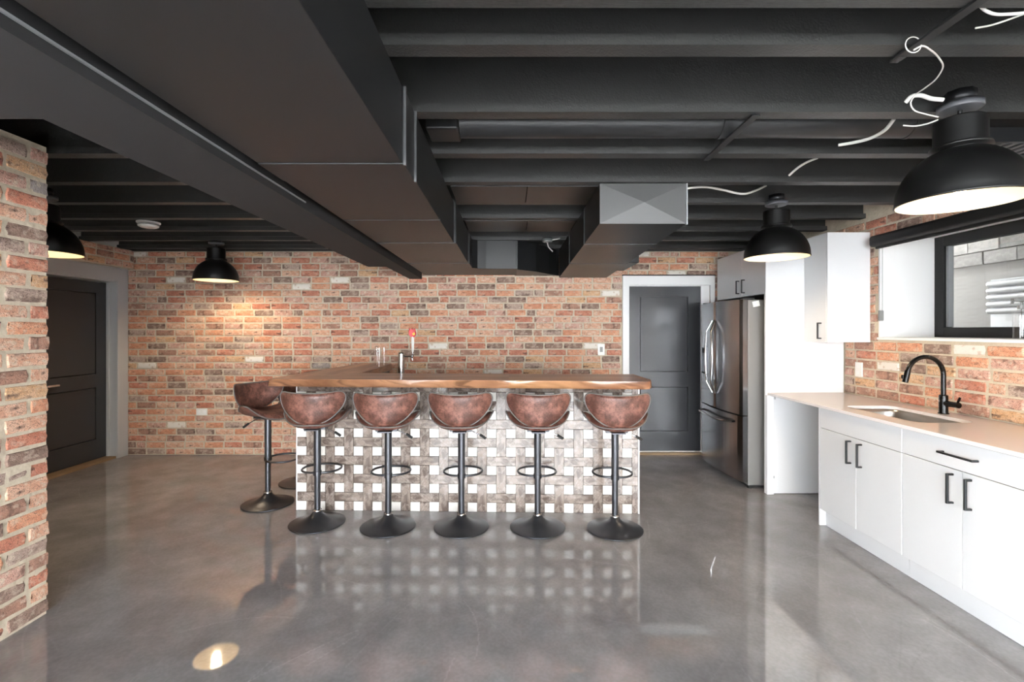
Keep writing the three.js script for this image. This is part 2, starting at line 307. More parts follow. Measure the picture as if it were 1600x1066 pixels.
// right wall: thick, brick faced, with a deep window opening
const WZ0 = -3.9, WZ1 = -2.5, WY0 = 1.415, WY1 = 2.255, FRAMEX = 3.49;
const wallRight = struct('wall_right', boxUV(new THREE.ExtrudeGeometry(wallShape(rect(-FRONT - 0.2, -BACK + 0.2, -0.15, TOP), [[-WZ1, -WZ0, WY0, WY1]]), { depth: 0.5 - MORTAR_IN, bevelEnabled: false }).rotateY(Math.PI / 2).translate(RIGHT + MORTAR_IN, 0, 0)), M.mortar, 'right brick wall with deep window');
lay({ parent: wallRight, u0: -5.2, u1: -1.6, v0: 0.925, v1: 2.43, holes: [[-5.3, -4.288, 0, 2.2], [WZ0 - 0.005, WZ1 + 0.005, WY0 - 0.012, 2.2]], seed: 33, turn: -Math.PI / 2, place: (u, v) => [RIGHT, v, u], paint: [[-3.03, 1.32], [-3.72, 1.20]] });
struct('wall_lining', bx(RIGHT - 0.02, RIGHT + 0.008, 0, 2.43, -1.5, FRONT), M.drywall, 'painted lining of the right wall behind the viewer');
// rear wall behind the viewer: wide glazed patio doors
const GX0 = -2.25, GX1 = 2.8, GY1 = 2.3;
struct('wall_front', new THREE.ExtrudeGeometry(wallShape(rect(LEFT - 0.3, RIGHT + 0.5, 0, TOP), [[GX0, GX1, 0.03, GY1]]), { depth: 0.2, bevelEnabled: false }).translate(0, 0, FRONT), M.drywall, 'wall behind the viewer with patio doors');
{
  const f = [bx(GX0, GX1, 0.03, 0.1, FRONT + 0.04, FRONT + 0.14), bx(GX0, GX1, GY1 - 0.07, GY1, FRONT + 0.04, FRONT + 0.14)];
  for (const t of [0, 1, 2, 3, 4]) { const x = lerp(GX0 + 0.035, GX1 - 0.035, t / 4); f.push(bx(x - 0.035, x + 0.035, 0.03, GY1, FRONT + 0.04, FRONT + 0.14)); }
  const w = struct('window_2', f, M.windowFrame, 'black framed patio doors behind the viewer');
  for (let k = 0; k < 4; k++) part(w, 'pane', bx(lerp(GX0 + 0.035, GX1 - 0.035, k / 4) + 0.036, lerp(GX0 + 0.035, GX1 - 0.035, (k + 1) / 4) - 0.036, 0.101, GY1 - 0.071, FRONT + 0.09, FRONT + 0.0905), M.glass);
  const w3 = struct('window_3', [0, 0.5, 1].map((t) => { const z = lerp(0.335, FRONT - 0.235, t); return bx(-2.6, -2.52, 0.03, 2.3, z - 0.035, z + 0.035); }).concat([bx(-2.6, -2.52, 0.03, 0.1, 0.3, FRONT - 0.2), bx(-2.6, -2.52, 2.23, 2.3, 0.3, FRONT - 0.2)]), M.windowFrame, 'black framed side window behind the viewer');
  for (let k = 0; k < 2; k++) part(w3, 'pane', bx(-2.56, -2.5595, 0.101, 2.229, lerp(0.335, FRONT - 0.235, k / 2) + 0.036, lerp(0.335, FRONT - 0.235, (k + 1) / 2) - 0.036), M.glass);
  struct('patio', bx(-7, 7, -0.25, 0.0, FRONT + 0.31, FRONT + 8), M.concrete, 'pale concrete patio outside');
}

// ------------------------------------------------------------------ soffit and ducts
{
  const b = 2.098, x0 = -1.36, x1 = -1.183, x2 = -1.035;
  const s = struct('soffit', [bx(x0, x1, b, 2.4395, -4.57, 0.6), bx(x1, x2, b, 2.4395, BACK + 0.002, 0.6), bx(-2.40, x0, b, 2.4395, -1.377, 0.2), bx(LEFT + 0.01, -2.40, b, 2.4395, -1.435, -1.377)], M.soffit, 'black boxed soffit beam running to the back wall');
  part(s, 'edge_strip', [bx(x2 + 0.001, x2 + 0.008, b + 0.03, b + 0.036, -2.4, -0.3)], M.galv, 'bright bare metal edge strip');
}
function shell(name, pts, y0, y1, mat, parent, label) { return part(parent, name, prism(pts, y0, y1, [], 0.002), mat, label); }
{
  const b = 2.138, t = 2.4385, xl = -0.985;
  const d = thing('air_duct', [-0.7, b, -3.0], 'large black rectangular trunk duct hung under the joists beside the long soffit', 'duct');
  const sec = (x0, x1, z0, z1) => shell('duct_section', [[x0, z0], [x1, z0], [x1, z1], [x0, z1]], b, t, M.duct, d);
  sec(xl, -0.418, -0.62, 0.7); sec(xl, -0.418, -1.855, -0.63);
  part(d, 'flange', [bx(xl, -0.412, b - 0.004, t, -2.07, -1.858, 0.003)], M.duct);
  for (const z of [-1.868, -2.078]) part(d, 'cleat', bx(-0.413, -0.403, b - 0.008, t, z, z + 0.014), M.cleat, 'worn brighter drive cleat');
  sec(xl, -0.410, -3.53, -2.075);
  part(d, 'seam', bx(xl, -0.397, b - 0.005, t, -3.555, -3.535, 0.002), M.duct); part(d, 'seam', bx(xl, -0.405, b - 0.003, b + 0.01, -2.82, -2.81), M.duct);
  sec(xl, -0.395, -4.6, -3.56); part(d, 'seam', bx(xl, -0.388, b - 0.004, t, -4.625, -4.605, 0.002), M.duct);
  shell('elbow', [[xl, -4.63], [-0.385, -4.63], [-0.385, -4.95], [-0.33, -5.0], [-0.24, -5.02], [0.085, -5.03], [0.085, BACK + 0.05], [xl, BACK + 0.05]], b, t, M.duct, d);
  shell('transition', [[0.09, -5.03], [0.3, -5.22], [0.46, -5.45], [0.56, -5.575], [0.591, -5.59], [0.591, BACK + 0.05], [0.09, BACK + 0.05]], b - 0.006, t, M.duct, d);
  part(d, 'seam', bx(0.08, 0.094, b - 0.004, t - 0.002, -5.04, -5.01, 0.002), M.duct);
}
{ // branch duct: sides in sections, the capped end cross-broken
  const d = thing('air_duct', [0.875, 2.11, -4.3], 'shorter black branch duct with a cross-creased end cap facing the room', 'duct');
  const x0 = 0.592, x1 = 1.156, zs = [-3.09, -3.72, -4.62, BACK + 0.05], yb = (z) => lerp(2.179, 2.1055, (z + 3.078) / (BACK + 3.078)), t = 2.4385;
  for (let k = 0; k < 3; k++) {
    const z0 = zs[k] - (k ? 0.004 : 0), z1 = zs[k + 1], y0 = yb(z0), y1 = yb(z1), e = k * 0.0015;
    const g = new THREE.BoxGeometry(1, 1, 1), p = g.attributes.position;
    for (let i = 0; i < p.count; i++) { const f = p.getZ(i) > 0; p.setXYZ(i, p.getX(i) > 0 ? x1 - e : x0 + e, p.getY(i) > 0 ? t : f ? y0 : y1, f ? z0 : z1); }
    g.computeVertexNormals(); part(d, 'duct_section', g, M.duct);
  }
  const c = new THREE.BufferGeometry(), A = [x0, 2.177, -3.082], B = [x1, 2.177, -3.082], C = [x1, t, -3.082], D = [x0, t, -3.082], O = [(x0 + x1) / 2, (2.177 + t) / 2, -3.05], q = [A, B, C, D];
  const pos = []; for (let k = 0; k < 4; k++) pos.push(...q[k], ...q[(k + 1) % 4], ...O);
  const back = q.map((p) => [p[0], p[1], -3.09]); for (let k = 0; k < 4; k++) { const n = (k + 1) % 4; pos.push(...back[k], ...back[n], ...q[n], ...back[k], ...q[n], ...q[k]); }
  c.setAttribute('position', new THREE.Float32BufferAttribute(pos, 3)); c.computeVertexNormals();
  part(d, 'end_cap', c, M.ductCap, 'grey end cap with two diagonal creases');
  part(d, 'corner_seam', bx(x1 - 0.002, x1 + 0.006, 2.172, t, -3.10, -3.075), M.galv, 'bright folded corner seam');
  for (const z of [-3.72, -4.62]) part(d, 'seam', [bx(x0 - 0.006, x0, yb(z), t, z - 0.012, z + 0.012), bx(x1, x1 + 0.006, yb(z), t, z - 0.012, z + 0.012), bx(x0, x1, yb(z) - 0.004, yb(z) + 0.004, z - 0.01, z + 0.01)], M.duct);
}
{ // round pipe lying in a joist bay
  const y = 2.517, z = -2.352, r = 0.076, g = new THREE.CylinderGeometry(r, r, 3.26, 28).rotateZ(Math.PI / 2).translate(1.39, y, z);
  const d = thing('round_pipe', [1.4, y - r, z], 'long round black pipe lying in the bay between two joists', 'pipe');
  part(d, 'pipe', g, M.duct); part(d, 'start_collar', [bx(-0.4, -0.245, 2.45, 2.59, -2.44, -2.27, 0.01)], M.duct);
  for (const bxx of [1.05, 1.98]) part(d, 'band', new THREE.CylinderGeometry(r + 0.004, r + 0.004, 0.02, 28).rotateZ(Math.PI / 2).translate(bxx, y, z), M.duct);
}
// panned bays beside the branch duct
{
  const p = thing('bay_panel', [0.1, 2.432, -3.4], 'flat black sheet panel closing the joist bay in front of the small white junction box', 'panel');
  part(p, 'sheet', [bx(-0.385, 0.12, 2.4325, 2.4385, -3.53, -3.128), bx(0.128, 0.588, 2.4325, 2.4385, -3.53, -3.128)], M.duct);
  const q = thing('bay_panel', [0.1, 2.432, -4.3], 'flat black sheet panel closing the joist bay just behind the small white junction box', 'panel');
  part(q, 'sheet', [bx(-0.38, 0.16, 2.4325, 2.4385, -4.5, -4.1), bx(0.168, 0.585, 2.4325, 2.4385, -4.5, -4.1)], M.duct);
  q.userData.label = 'flat black sheet panel between the two ducts, nearest the back wall';
  p.userData.label = 'flat black sheet panel between the two ducts, nearest the viewer';
}
{ // flexible hose beside the branch duct
  const h = thing('flexible_hose', [1.25, 2.2, -4.6], 'black ribbed hose dropping to a dark boot beside the branch duct over the back door', 'hose');
  part(h, 'boot', prism([[1.17, -4.95], [1.17, -5.6], [1.36, -5.6], [1.36, -4.95]], 2.19, 2.44, [], 0.006), M.duct);
  for (let k = 0; k < 5; k++) part(h, 'hose_rib', tube([[1.172 + k * 0.012, 2.43, -4.3 - k * 0.11], [1.30 + k * 0.01, 2.40, -4.3 - k * 0.11], [1.345 + k * 0.008, 2.33, -4.34 - k * 0.11], [1.25, 2.26, -4.4 - k * 0.11], [1.175, 2.25, -4.42 - k * 0.11]], 0.018, 24, 7), M.rubber);
  part(h, 'clip', new THREE.SphereGeometry(0.014, 12, 8).translate(1.38, 2.36, -4.35), M.plate, 'white cable clip');
}

// ------------------------------------------------------------------ doors
function shaker({ parent, fixed, a0, a1, y0, y1, panels, along, thick, mat, face }) { // face: +1 or -1 direction of the room along the door's normal
  // frame of stiles and rails around recessed panels; along 'x' or 'z'
  const box = (u0, u1, v0, v1, n0, n1, r) => along === 'x' ? bx(u0, u1, v0, v1, n0, n1, r) : bx(n0, n1, v0, v1, u0, u1, r);
  const n1 = fixed, n0 = fixed - face * thick, rec = 0.021, gap = 0.011, pu0 = panels[0][0], pu1 = panels[0][1];
  const fr = [box(a0, pu0, y0, y1, n0, n1), box(pu1, a1, y0, y1, n0, n1)]; let y = y0;
  for (const [, , v0, v1] of panels) { fr.push(box(pu0, pu1, y, v0, n0, n1)); y = v1; } fr.push(box(pu0, pu1, y, y1, n0, n1));
  fr.push(box(pu0 - 0.01, pu1 + 0.01, y0 + 0.01, y1 - 0.01, n0, n1 - face * rec * 1.6));
  part(parent, 'door_frame', fr, mat);
  for (const [u0, u1, v0, v1] of panels) part(parent, 'door_panel', box(u0 + gap, u1 - gap, v0 + gap, v1 - gap, n0, n1 - face * 0.002, 0.002), mat);
}
{
  const d = thing('door_2', [1.9, 0, -5.72], '', ''); delete d.userData.label; delete d.userData.category; d.userData.kind = 'structure'; d.userData.label = 'glossy charcoal two-panel door at the back';
  shaker({ parent: d, fixed: -5.69, a0: 1.432, a1: 2.30, y0: 0.035, y1: 2.012, along: 'x', thick: 0.04, face: 1, mat: M.darkDoor, panels: [[1.575, 2.155, 0.27, 0.81], [1.575, 2.155, 0.988, 1.89]] });
  part(d, 'threshold', bx(1.425, 2.395, 0, 0.028, -5.75, -5.635, 0.004), M.threshold, 'bare wood threshold');
  const t = struct('trim_2', [bx(1.355, 1.432, 0, 2.135, BACK - 0.005, BACK + 0.018, 0.003), bx(2.395, 2.452, 0, 2.135, BACK - 0.005, BACK + 0.018, 0.003), bx(1.355, 2.452, 2.022, 2.135, BACK - 0.005, BACK + 0.019, 0.003)], M.trim, 'white casing of the back door');
  part(t, 'jamb', [bx(1.4201, 1.4315, 0, 2.03, -5.84, BACK - 0.006), bx(2.30, 2.3995, 0, 2.03, -5.84, BACK - 0.02), bx(1.42, 2.3995, 2.014, 2.0295, -5.84, BACK - 0.006)], M.trim);
  part(t, 'drip_line', bx(1.35, 2.456, 2.1355, 2.147, BACK - 0.004, BACK + 0.024), M.rubber, 'dark lintel edge above the casing');
}
{
  const d = thing('door_1', [-4.69, 0, -5.05], '', ''); delete d.userData.label; delete d.userData.category; d.userData.kind = 'structure'; d.userData.label = 'dark grey two-panel door at the left';
  shaker({ parent: d, fixed: -4.67, a0: -5.50, a1: -4.61, y0: 0.03, y1: 2.03, along: 'z', thick: 0.04, face: 1, mat: M.leftDoor, panels: [[-5.36, -4.75, 0.25, 0.84], [-5.36, -4.75, 0.99, 1.91]] });
  const h = part(d, 'door_handle', [bar([-4.67, 0.92, -4.72], [-4.61, 0.92, -4.72], 0.02, 0.02), bar([-4.612, 0.92, -4.73], [-4.612, 0.92, -4.86], 0.014, 0.02)], M.chrome, 'silver lever handle');
  for (const y of [0.32, 1.78]) part(d, 'hinge', cyl(0.008, 0.008, y, y + 0.1, -4.662, -5.503, 10), M.rubber);
  part(d, 'threshold', bx(-4.8, -4.56, 0, 0.025, -5.505, -4.585, 0.004), M.threshold, 'bare wood threshold');
  const t = struct('trim_1', [bx(LEFT - 0.004, LEFT + 0.018, 0, 2.205, -5.64, -5.49, 0.003), bx(LEFT - 0.004, LEFT + 0.018, 0, 2.205, -4.61, -4.46, 0.003), bx(LEFT - 0.004, LEFT + 0.019, 2.06, 2.205, -5.64, -4.46, 0.003)], M.greyTrim, 'pale grey casing of the left door');
  part(t, 'jamb', [bx(-4.74, LEFT - 0.005, 0, 2.075, -5.509, -5.502), bx(-4.74, LEFT - 0.005, 0, 2.075, -4.60, -4.585), bx(-4.74, LEFT - 0.005, 2.045, 2.079, -5.505, -4.59), bx(-4.668, -4.64, 0, 2.05, -5.502, -5.49)], M.greyTrim);
}

// ------------------------------------------------------------------ brick pillar at the left
{
  const X = -2.415, Z0 = -2.485, Z1 = -1.45, p = thing('brick_pillar', [-2.7, 0, -1.95], 'rough reclaimed brick pillar with thick pale mortar at the left edge', 'pillar');
  part(p, 'core', boxUV(bx(-2.95, X - 0.006, 0, 2.44, Z0 + 0.006, Z1)), M.mortar, 'pale mortar core');
  lay({ parent: p, u0: 1.46, u1: -Z0 + 0.002, v0: 0.012, v1: 2.43, seed: 77, turn: Math.PI / 2, place: (u, v) => [X, v, -u], rough: true, mirror: true, course: 0.0805, length: 0.21 });
  lay({ parent: p, u0: -2.94, u1: X - 0.07, v0: 0.012, v1: 2.43, seed: 78, turn: Math.PI, place: (u, v) => [u, v, Z0], rough: true, course: 0.0805, length: 0.21 });
}

// ------------------------------------------------------------------ pendant lamps
function lamp(x, d, label) {
  const g = thing('pendant_lamp', [x, 2.02, -d], label, 'lamp', 'black dome lamps'), r = 0.217;
  const out = [], inn = [];
  for (let k = 0; k <= 16; k++) { const a = k / 16 * 1.22; out.push([r * Math.cos(a), 0.012 + 0.235 * Math.sin(a) * (1 / Math.sin(1.22)) * 0.88]); }
  out[0][0] = r;
  const dome = [[r - 0.003, 0], [r + 0.003, 0.002], [r + 0.002, 0.008], ...out, [0.104, 0.222], [0.1, 0.236], [0.088, 0.238], [0.0875, 0.34], [0.082, 0.346], [0, 0.346]];
  const s = local(g, 'lamp_shade', lathe(dome, 56), M.lampBlack);
  for (let k = 0; k <= 16; k++) { const a = k / 16 * 1.22; inn.push([(r - 0.006) * Math.cos(a), 0.006 + 0.228 * Math.sin(a) / Math.sin(1.22) * 0.88]); }
  local(g, 'shade_lining', lathe([[r - 0.003, 0.0005], ...inn, [0, 0.21]].map((p) => [p[0], p[1]]), 56), M.lampWhite, 'white inside of the shade');
  local(g, 'rod', cyl(0.008, 0.008, 0.34, 0.40, 0, 0, 12), M.lampBlack);
  local(g, 'canopy', lathe([[0, 0.385], [0.07, 0.385], [0.076, 0.39], [0.076, 0.412], [0, 0.414]], 40), std(0x55565a, 0.4));
  local(g, 'ceiling_box', lathe([[0, 0.412], [0.054, 0.412], [0.054, 0.462], [0, 0.462]], 8), M.metalBlack);
  const glow = std(0xfff0d8, 0.5, { emissive: new THREE.Color(1, 0.8, 0.52), emissiveIntensity: 14 });
  local(g, 'bulb', lathe([[0, 0.04], [0.036, 0.052], [0.056, 0.085], [0.048, 0.122], [0.02, 0.15], [0.016, 0.18], [0, 0.18]], 24), glow);
  const l = new THREE.SpotLight(LAMP_COLOR, LAMP_POWER, 0, 1.42, 0.3); l.position.set(0, 0.02, 0); l.target.position.set(0, -1, 0); l.castShadow = true; l.shadow.radius = 1.8; g.add(l); g.add(l.target);
  return g;
}
lamp(1.896, 1.99, 'black dome lamp hanging largest over the counter with the sink');
lamp(1.977, 3.5, 'black dome lamp hanging in front of the white wall cabinet');
lamp(-3.15, 5.1, 'black dome lamp hanging close before the back brick wall');
lamp(-3.27, 3.33, 'black dome lamp half hidden behind the brick pillar');

// ------------------------------------------------------------------ small ceiling things
{
  const s = thing('smoke_detector', [-3.18, 2.385, -4.18], 'round white smoke detector on a black joist at the left', 'smoke detector');
  local(s, 'base_plate', lathe([[0, 0.055], [0.088, 0.055], [0.09, 0.05], [0.088, 0.043], [0, 0.042]], 40), M.plate);
  local(s, 'cover', lathe([[0, 0.0], [0.03, 0.0], [0.06, 0.006], [0.077, 0.014], [0.08, 0.04], [0, 0.042]], 40), M.plate);
  local(s, 'vent_ring', lathe([[0.0795, 0.024], [0.0815, 0.024], [0.0815, 0.031], [0.0795, 0.031]], 40), std(0x8a8a88, 0.6));
}
{
  const j = thing('junction_box', [0.4, 2.4, -4.92], 'small round bare metal junction box between the two ducts', 'junction box');
  local(j, 'box', lathe([[0, 0], [0.045, 0], [0.052, 0.006], [0.052, 0.035], [0, 0.037]], 24), M.galv);
  local(j, 'cable', [tube([[0.04, 0.02, 0.01], [0.09, 0.025, 0.03], [0.13, 0.036, 0.02]], 0.006, 16), tube([[0.0, 0.0, 0.0], [0.012, -0.05, 0.01], [0.03, -0.075, 0.02], [0.055, -0.1, 0.02]], 0.006, 20)], M.cable);
  local(j, 'screw', [cyl(0.005, 0.005, -0.006, 0.002, 0.02, 0.02, 8), cyl(0.005, 0.005, -0.006, 0.002, -0.02, 0.02, 8)], M.chrome);
}
function strap(x, z0, z1, x1, label) { solo('bridging_strap', [bar([x, 2.432, z0], [x1, 2.432, z1], 0.036, 0.008), bx(x - 0.014, x + 0.014, 2.427, 2.436, z0 - 0.01, z0 + 0.03)], M.duct, label, 'strap'); }
strap(1.36, -1.665, -1.0, 1.36, 'black diagonal metal strap with a white wire tied round its end');
strap(1.10, -2.63, -2.09, 1.09, 'black metal strap crossing between joists in front of the branch duct');
strap(-3.9, -3.62, -3.08, -3.95, 'thin black metal strap between joists behind the brick pillar top');
const wire = (pts, r, label, extra) => solo('cable', [tube(pts.map((p) => at(...p)), r, 60, 8), ...(extra || [])], M.cable, label, 'cable');
wire([[1066, 296, 3.2], [1083, 293, 3.2], [1105, 292.5, 3.25], [1130, 297, 3.3], [1160, 303, 3.34], [1180, 298, 3.4], [1197, 290, 3.43]], 0.008, 'white cable sagging from the branch duct corner towards the second lamp');
wire([[1310, 227, 2.44], [1333, 223, 2.4], [1360, 216, 2.33], [1383, 203, 2.25], [1397, 186, 2.18]], 0.008, 'thick white cable curving between joists left of the largest lamp');
wire([[1233, 274, 2.9], [1247, 262, 2.83], [1262, 253, 2.75], [1277, 247, 2.68]], 0.007, 'short white cable end poking up between joists above the second lamp');
wire([[1415, 160, 2.0], [1424, 151, 1.98], [1438, 149, 1.97], [1455, 154, 1.96], [1474, 156, 1.95]], 0.0085, 'thick white cable running into the box of the largest lamp');
wire([[1428, 78, 1.57], [1440, 72, 1.57], [1455, 79, 1.60], [1468, 92, 1.66], [1473, 106, 1.72], [1462, 124, 1.78], [1446, 137, 1.84], [1430, 149, 1.9], [1423, 160, 1.92], [1428, 172, 1.93], [1445, 178, 1.93], [1466, 183, 1.93]], 0.0028, 'thin white wire looping from the strap down to the largest lamp', [new THREE.TorusGeometry(0.026, 0.002, 6, 28).translate(...at(1427, 70, 1.57))]);
wire([[1411, 196, 2.0], [1430, 197, 1.98], [1450, 193, 1.95], [1466, 187, 1.93]], 0.003, 'thin loose white wire end beside the canopy of the largest lamp');
wire([[1529, -8, 1.42], [1533, 10, 1.42], [1550, 21, 1.42], [1580, 22, 1.42], [1620, 18, 1.4]], 0.0045, 'white cable loop hanging at the top right corner');
wire([[1524, 44, 1.5], [1550, 39, 1.49], [1580, 29, 1.47], [1620, 14, 1.45]], 0.003, 'thin white wire end below the cable loop in the top right corner');
{
  const v = thing('ceiling_vent', [2.32, 2.33, -2.25], 'slotted black metal vent beside the neck of the largest lamp', 'vent');
  const fr = [bx(2.1, 2.62, 2.335, 2.40, -2.32, -2.30), bx(2.1, 2.62, 2.335, 2.40, -2.16, -2.14), bx(2.1, 2.12, 2.335, 2.40, -2.3, -2.16), bx(2.6, 2.62, 2.335, 2.40, -2.3, -2.16), bx(2.1, 2.62, 2.385, 2.40, -2.3, -2.16)];
  part(v, 'frame', fr, M.metalBlack);
  for (let k = 0; k < 9; k++) part(v, 'slat', bx(2.15 + k * 0.05, 2.175 + k * 0.05, 2.333, 2.342, -2.3, -2.16, 0.002), M.ductCap);
  part(v, 'mount', [bx(2.16, 2.19, 2.40, 2.44, -2.24, -2.2), bx(2.5, 2.53, 2.40, 2.44, -2.24, -2.2)], M.metalBlack);
}

// ------------------------------------------------------------------ bar
const BAR0 = [-1.749, -3.911], BAR_TURN = -1.67 * Math.PI / 180, CW = 0.0785, CH = 0.0753;
{
  const b = new THREE.Group(); b.name = 'bar_counter'; b.position.set(BAR0[0], 0, BAR0[1]); b.rotation.y = BAR_TURN; scene.add(b);
  tag(b, 'bar counter faced with basketweave marble and white tiles, its arm reaching the back wall', 'bar counter');
  const W = 35.6 * CW, H = 1.044;
  local(b, 'body', boxUV(new THREE.ExtrudeGeometry(new THREE.Shape([[0.004, 0.016], [W + 0.002, 0.016], [W + 0.002, 0.22], [0.3, 0.22], [0.3, 1.66], [0.004, 1.66]].map((p) => new THREE.Vector2(...p))), { depth: H, bevelEnabled: false }).rotateX(-Math.PI / 2)), M.grout);
  local(b, 'edge_trim', [bx(W, W + 0.012, 0, H, -0.2, 0.004, 0.001), bx(-0.006, 0.002, 0, H, -0.2, 0.003, 0.001)], M.plate, 'white metal corner trim');
  // tiles: chamfered slabs, white squares at even cells, brown 1 by 3 pieces woven between
  const tileGeo = (w, h) => {
    const c = 0.0012, t = 0.012, a = [[-w / 2, -h / 2], [w / 2, -h / 2], [w / 2, h / 2], [-w / 2, h / 2]], pos = [], uv = [], idx = [];
    const put = (x, y, z) => { pos.push(x, y, z); uv.push(x / Math.max(w, h * 3) + 0.5, y / Math.max(h, w / 3) + 0.5); return pos.length / 3 - 1; };
    const f = a.map(([x, y]) => put(x - Math.sign(x) * c, y - Math.sign(y) * c, 0)); idx.push(f[0], f[1], f[2], f[0], f[2], f[3]);
    for (let k = 0; k < 4; k++) { const n = (k + 1) % 4, p = [a[k], a[n]], i = p.map(([x, y]) => put(x - Math.sign(x) * c, y - Math.sign(y) * c, 0)), o = p.map(([x, y]) => put(x, y, -c)), q = p.map(([x, y]) => put(x, y, -t)); idx.push(i[0], o[0], o[1], i[0], o[1], i[1], o[0], q[0], q[1], o[0], q[1], o[1]); }
    const g = new THREE.BufferGeometry(); g.setAttribute('position', new THREE.Float32BufferAttribute(pos, 3)); g.setAttribute('uv', new THREE.Float32BufferAttribute(uv, 2)); g.setIndex(idx); g.computeVertexNormals(); return g;
  };
  const cache = {}, R = rng(404), J = 0.0016;
  const tile = (i0, i1, j0, j1, mat, upright) => {
    const x0 = Math.max(0, i0 * CW), x1 = Math.min(W, i1 * CW), y0 = Math.max(0, j0 * CH), y1 = Math.min(H, j1 * CH); if (x1 - x0 < 0.008 || y1 - y0 < 0.008) return;
    let w = x1 - x0 - J, h = y1 - y0 - J; if (upright) [w, h] = [h, w];
    const key = w.toFixed(4) + h.toFixed(4), geo = cache[key] ??= tileGeo(w, h), m = shade(new THREE.Mesh(geo, mat));
    m.position.set((x0 + x1) / 2, (y0 + y1) / 2, (R() - 0.5) * 0.0006); if (upright) m.rotation.z = Math.PI / 2 * (R() < 0.5 ? 1 : -1); else if (R() < 0.5) m.rotation.z = Math.PI;
    m.name = 'tile'; b.add(m);
  };
  for (let j = 0; j < 14; j++) for (let i = 0; i < 36; i++) if (i % 2 === 0 && j % 2 === 0) tile(i, i + 1, j, j + 1, M.tileWhite);
  for (let j = -1; j < 15; j += 2) for (let i = -1; i < 37; i += 2) { const up = ((i + j) / 2) % 2 === 0, m = marbleMats[Math.floor(R() * 4)]; if (up) tile(i, i + 1, j - 1, j + 2, m, true); else tile(i - 1, i + 2, j, j + 1, m, false); }
}
function slab(outline, y0, y1, seed, wob, shrink) {         // live-edge slab: waney sides leaning under
  const R = rng(seed), pts = []; // resample
  for (let k = 0; k < outline.length; k++) { const [a, b, soft] = outline[k], n = outline[(k + 1) % outline.length], L = Math.hypot(n[0] - a, n[1] - b), N = Math.max(1, Math.round(L / 0.05)); for (let i = 0; i < N; i++) pts.push([lerp(a, n[0], i / N), lerp(b, n[1], i / N), soft, (n[1] - b) / L, -(n[0] - a) / L]); }
  const rings = [[0, 0.0], [0.006, 0.006], [0.35, -0.004], [0.7, -0.012], [0.96, -0.02 - shrink], [1, -0.028 - shrink]];   // share of depth, outward push
  const n = pts.length, pos = [], idx = [];
  rings.forEach(([t, out], ri) => pts.forEach(([x, z, soft, nx, nz], i) => { const w = soft ? wob * ((noise(i * 0.23, t * 1.4, seed) - 0.5) * 2 + (noise(i * 0.9, t * 3, seed + 3) - 0.5) * 0.5) : 0, o = (out + w) * (soft ? 1 : 0.15); pos.push(x - nx * o * -1, lerp(y1, y0, t), z - nz * o * -1); }));
  for (let r = 0; r < rings.length - 1; r++) for (let i = 0; i < n; i++) { const k = (i + 1) % n, a = r * n + i, b = r * n + k, c = a + n, d = b + n; idx.push(a, c, b, b, c, d); }
  const cap = (r, up) => { const o = r * n, flat2 = pts.map((_, i) => new THREE.Vector2(pos[(o + i) * 3], pos[(o + i) * 3 + 2])); const base = pos.length / 3; for (let i = 0; i < n; i++) pos.push(pos[(o + i) * 3], pos[(o + i) * 3 + 1], pos[(o + i) * 3 + 2]); for (const [a, b, c] of THREE.ShapeUtils.triangulateShape(flat2, [])) up ? idx.push(base + a, base + c, base + b) : idx.push(base + a, base + b, base + c); };
  const area = THREE.ShapeUtils.area(pts.map((p) => new THREE.Vector2(p[0], p[1])));
  cap(0, area > 0); cap(rings.length - 1, area < 0);
  const g = new THREE.BufferGeometry(); g.setAttribute('position', new THREE.Float32BufferAttribute(pos, 3)); g.setIndex(idx); g.computeVertexNormals(); return g;
}
{
  // outlines run so that the outward side is (dz, -dx)
  const main = [[-1.89, -3.74, 1], [-1.1, -3.68, 1], [-0.3, -3.63, 1], [0.5, -3.58, 1], [1.05, -3.54, 0], [1.10, -3.66, 0], [1.09, -4.14, 1], [0, -4.18, 1], [-0.9, -4.23, 0], [-1.33, -4.27, 0], [-1.88, -3.80, 0]].map(([x, z, s]) => [x, z, s]);
  const arm = [[-1.893, -3.795, 0], [-1.337, -4.275, 1], [-1.345, -5.42, 0], [-1.37, -5.52, 0], [-1.74, -5.612, 1]];
  const tuv = (g, vert) => { g = flat(g); const p = g.attributes.position, uv = g.attributes.uv; for (let i = 0; i < p.count; i++) { const a = vert ? p.getZ(i) : p.getX(i), c = (vert ? p.getX(i) : p.getZ(i)) + p.getY(i) * 0.8; uv.setXY(i, a * 0.34, c * 0.9); } return g; };
  const bc = scene.getObjectByName('bar_counter'); bc.updateMatrixWorld(true); const inv = bc.matrixWorld.clone().invert();
  local(bc, 'bar_top', tuv(slab(main, 1.0445, 1.10, 61, 0.010, 0.0), false).applyMatrix4(inv), M.wood, 'long live-edge timber slab along the front');
  local(bc, 'bar_top', tuv(slab(arm, 1.0445, 1.099, 67, 0.010, 0.0), true).applyMatrix4(inv), M.woodArm, 'shorter live-edge timber slab reaching the back wall');
}
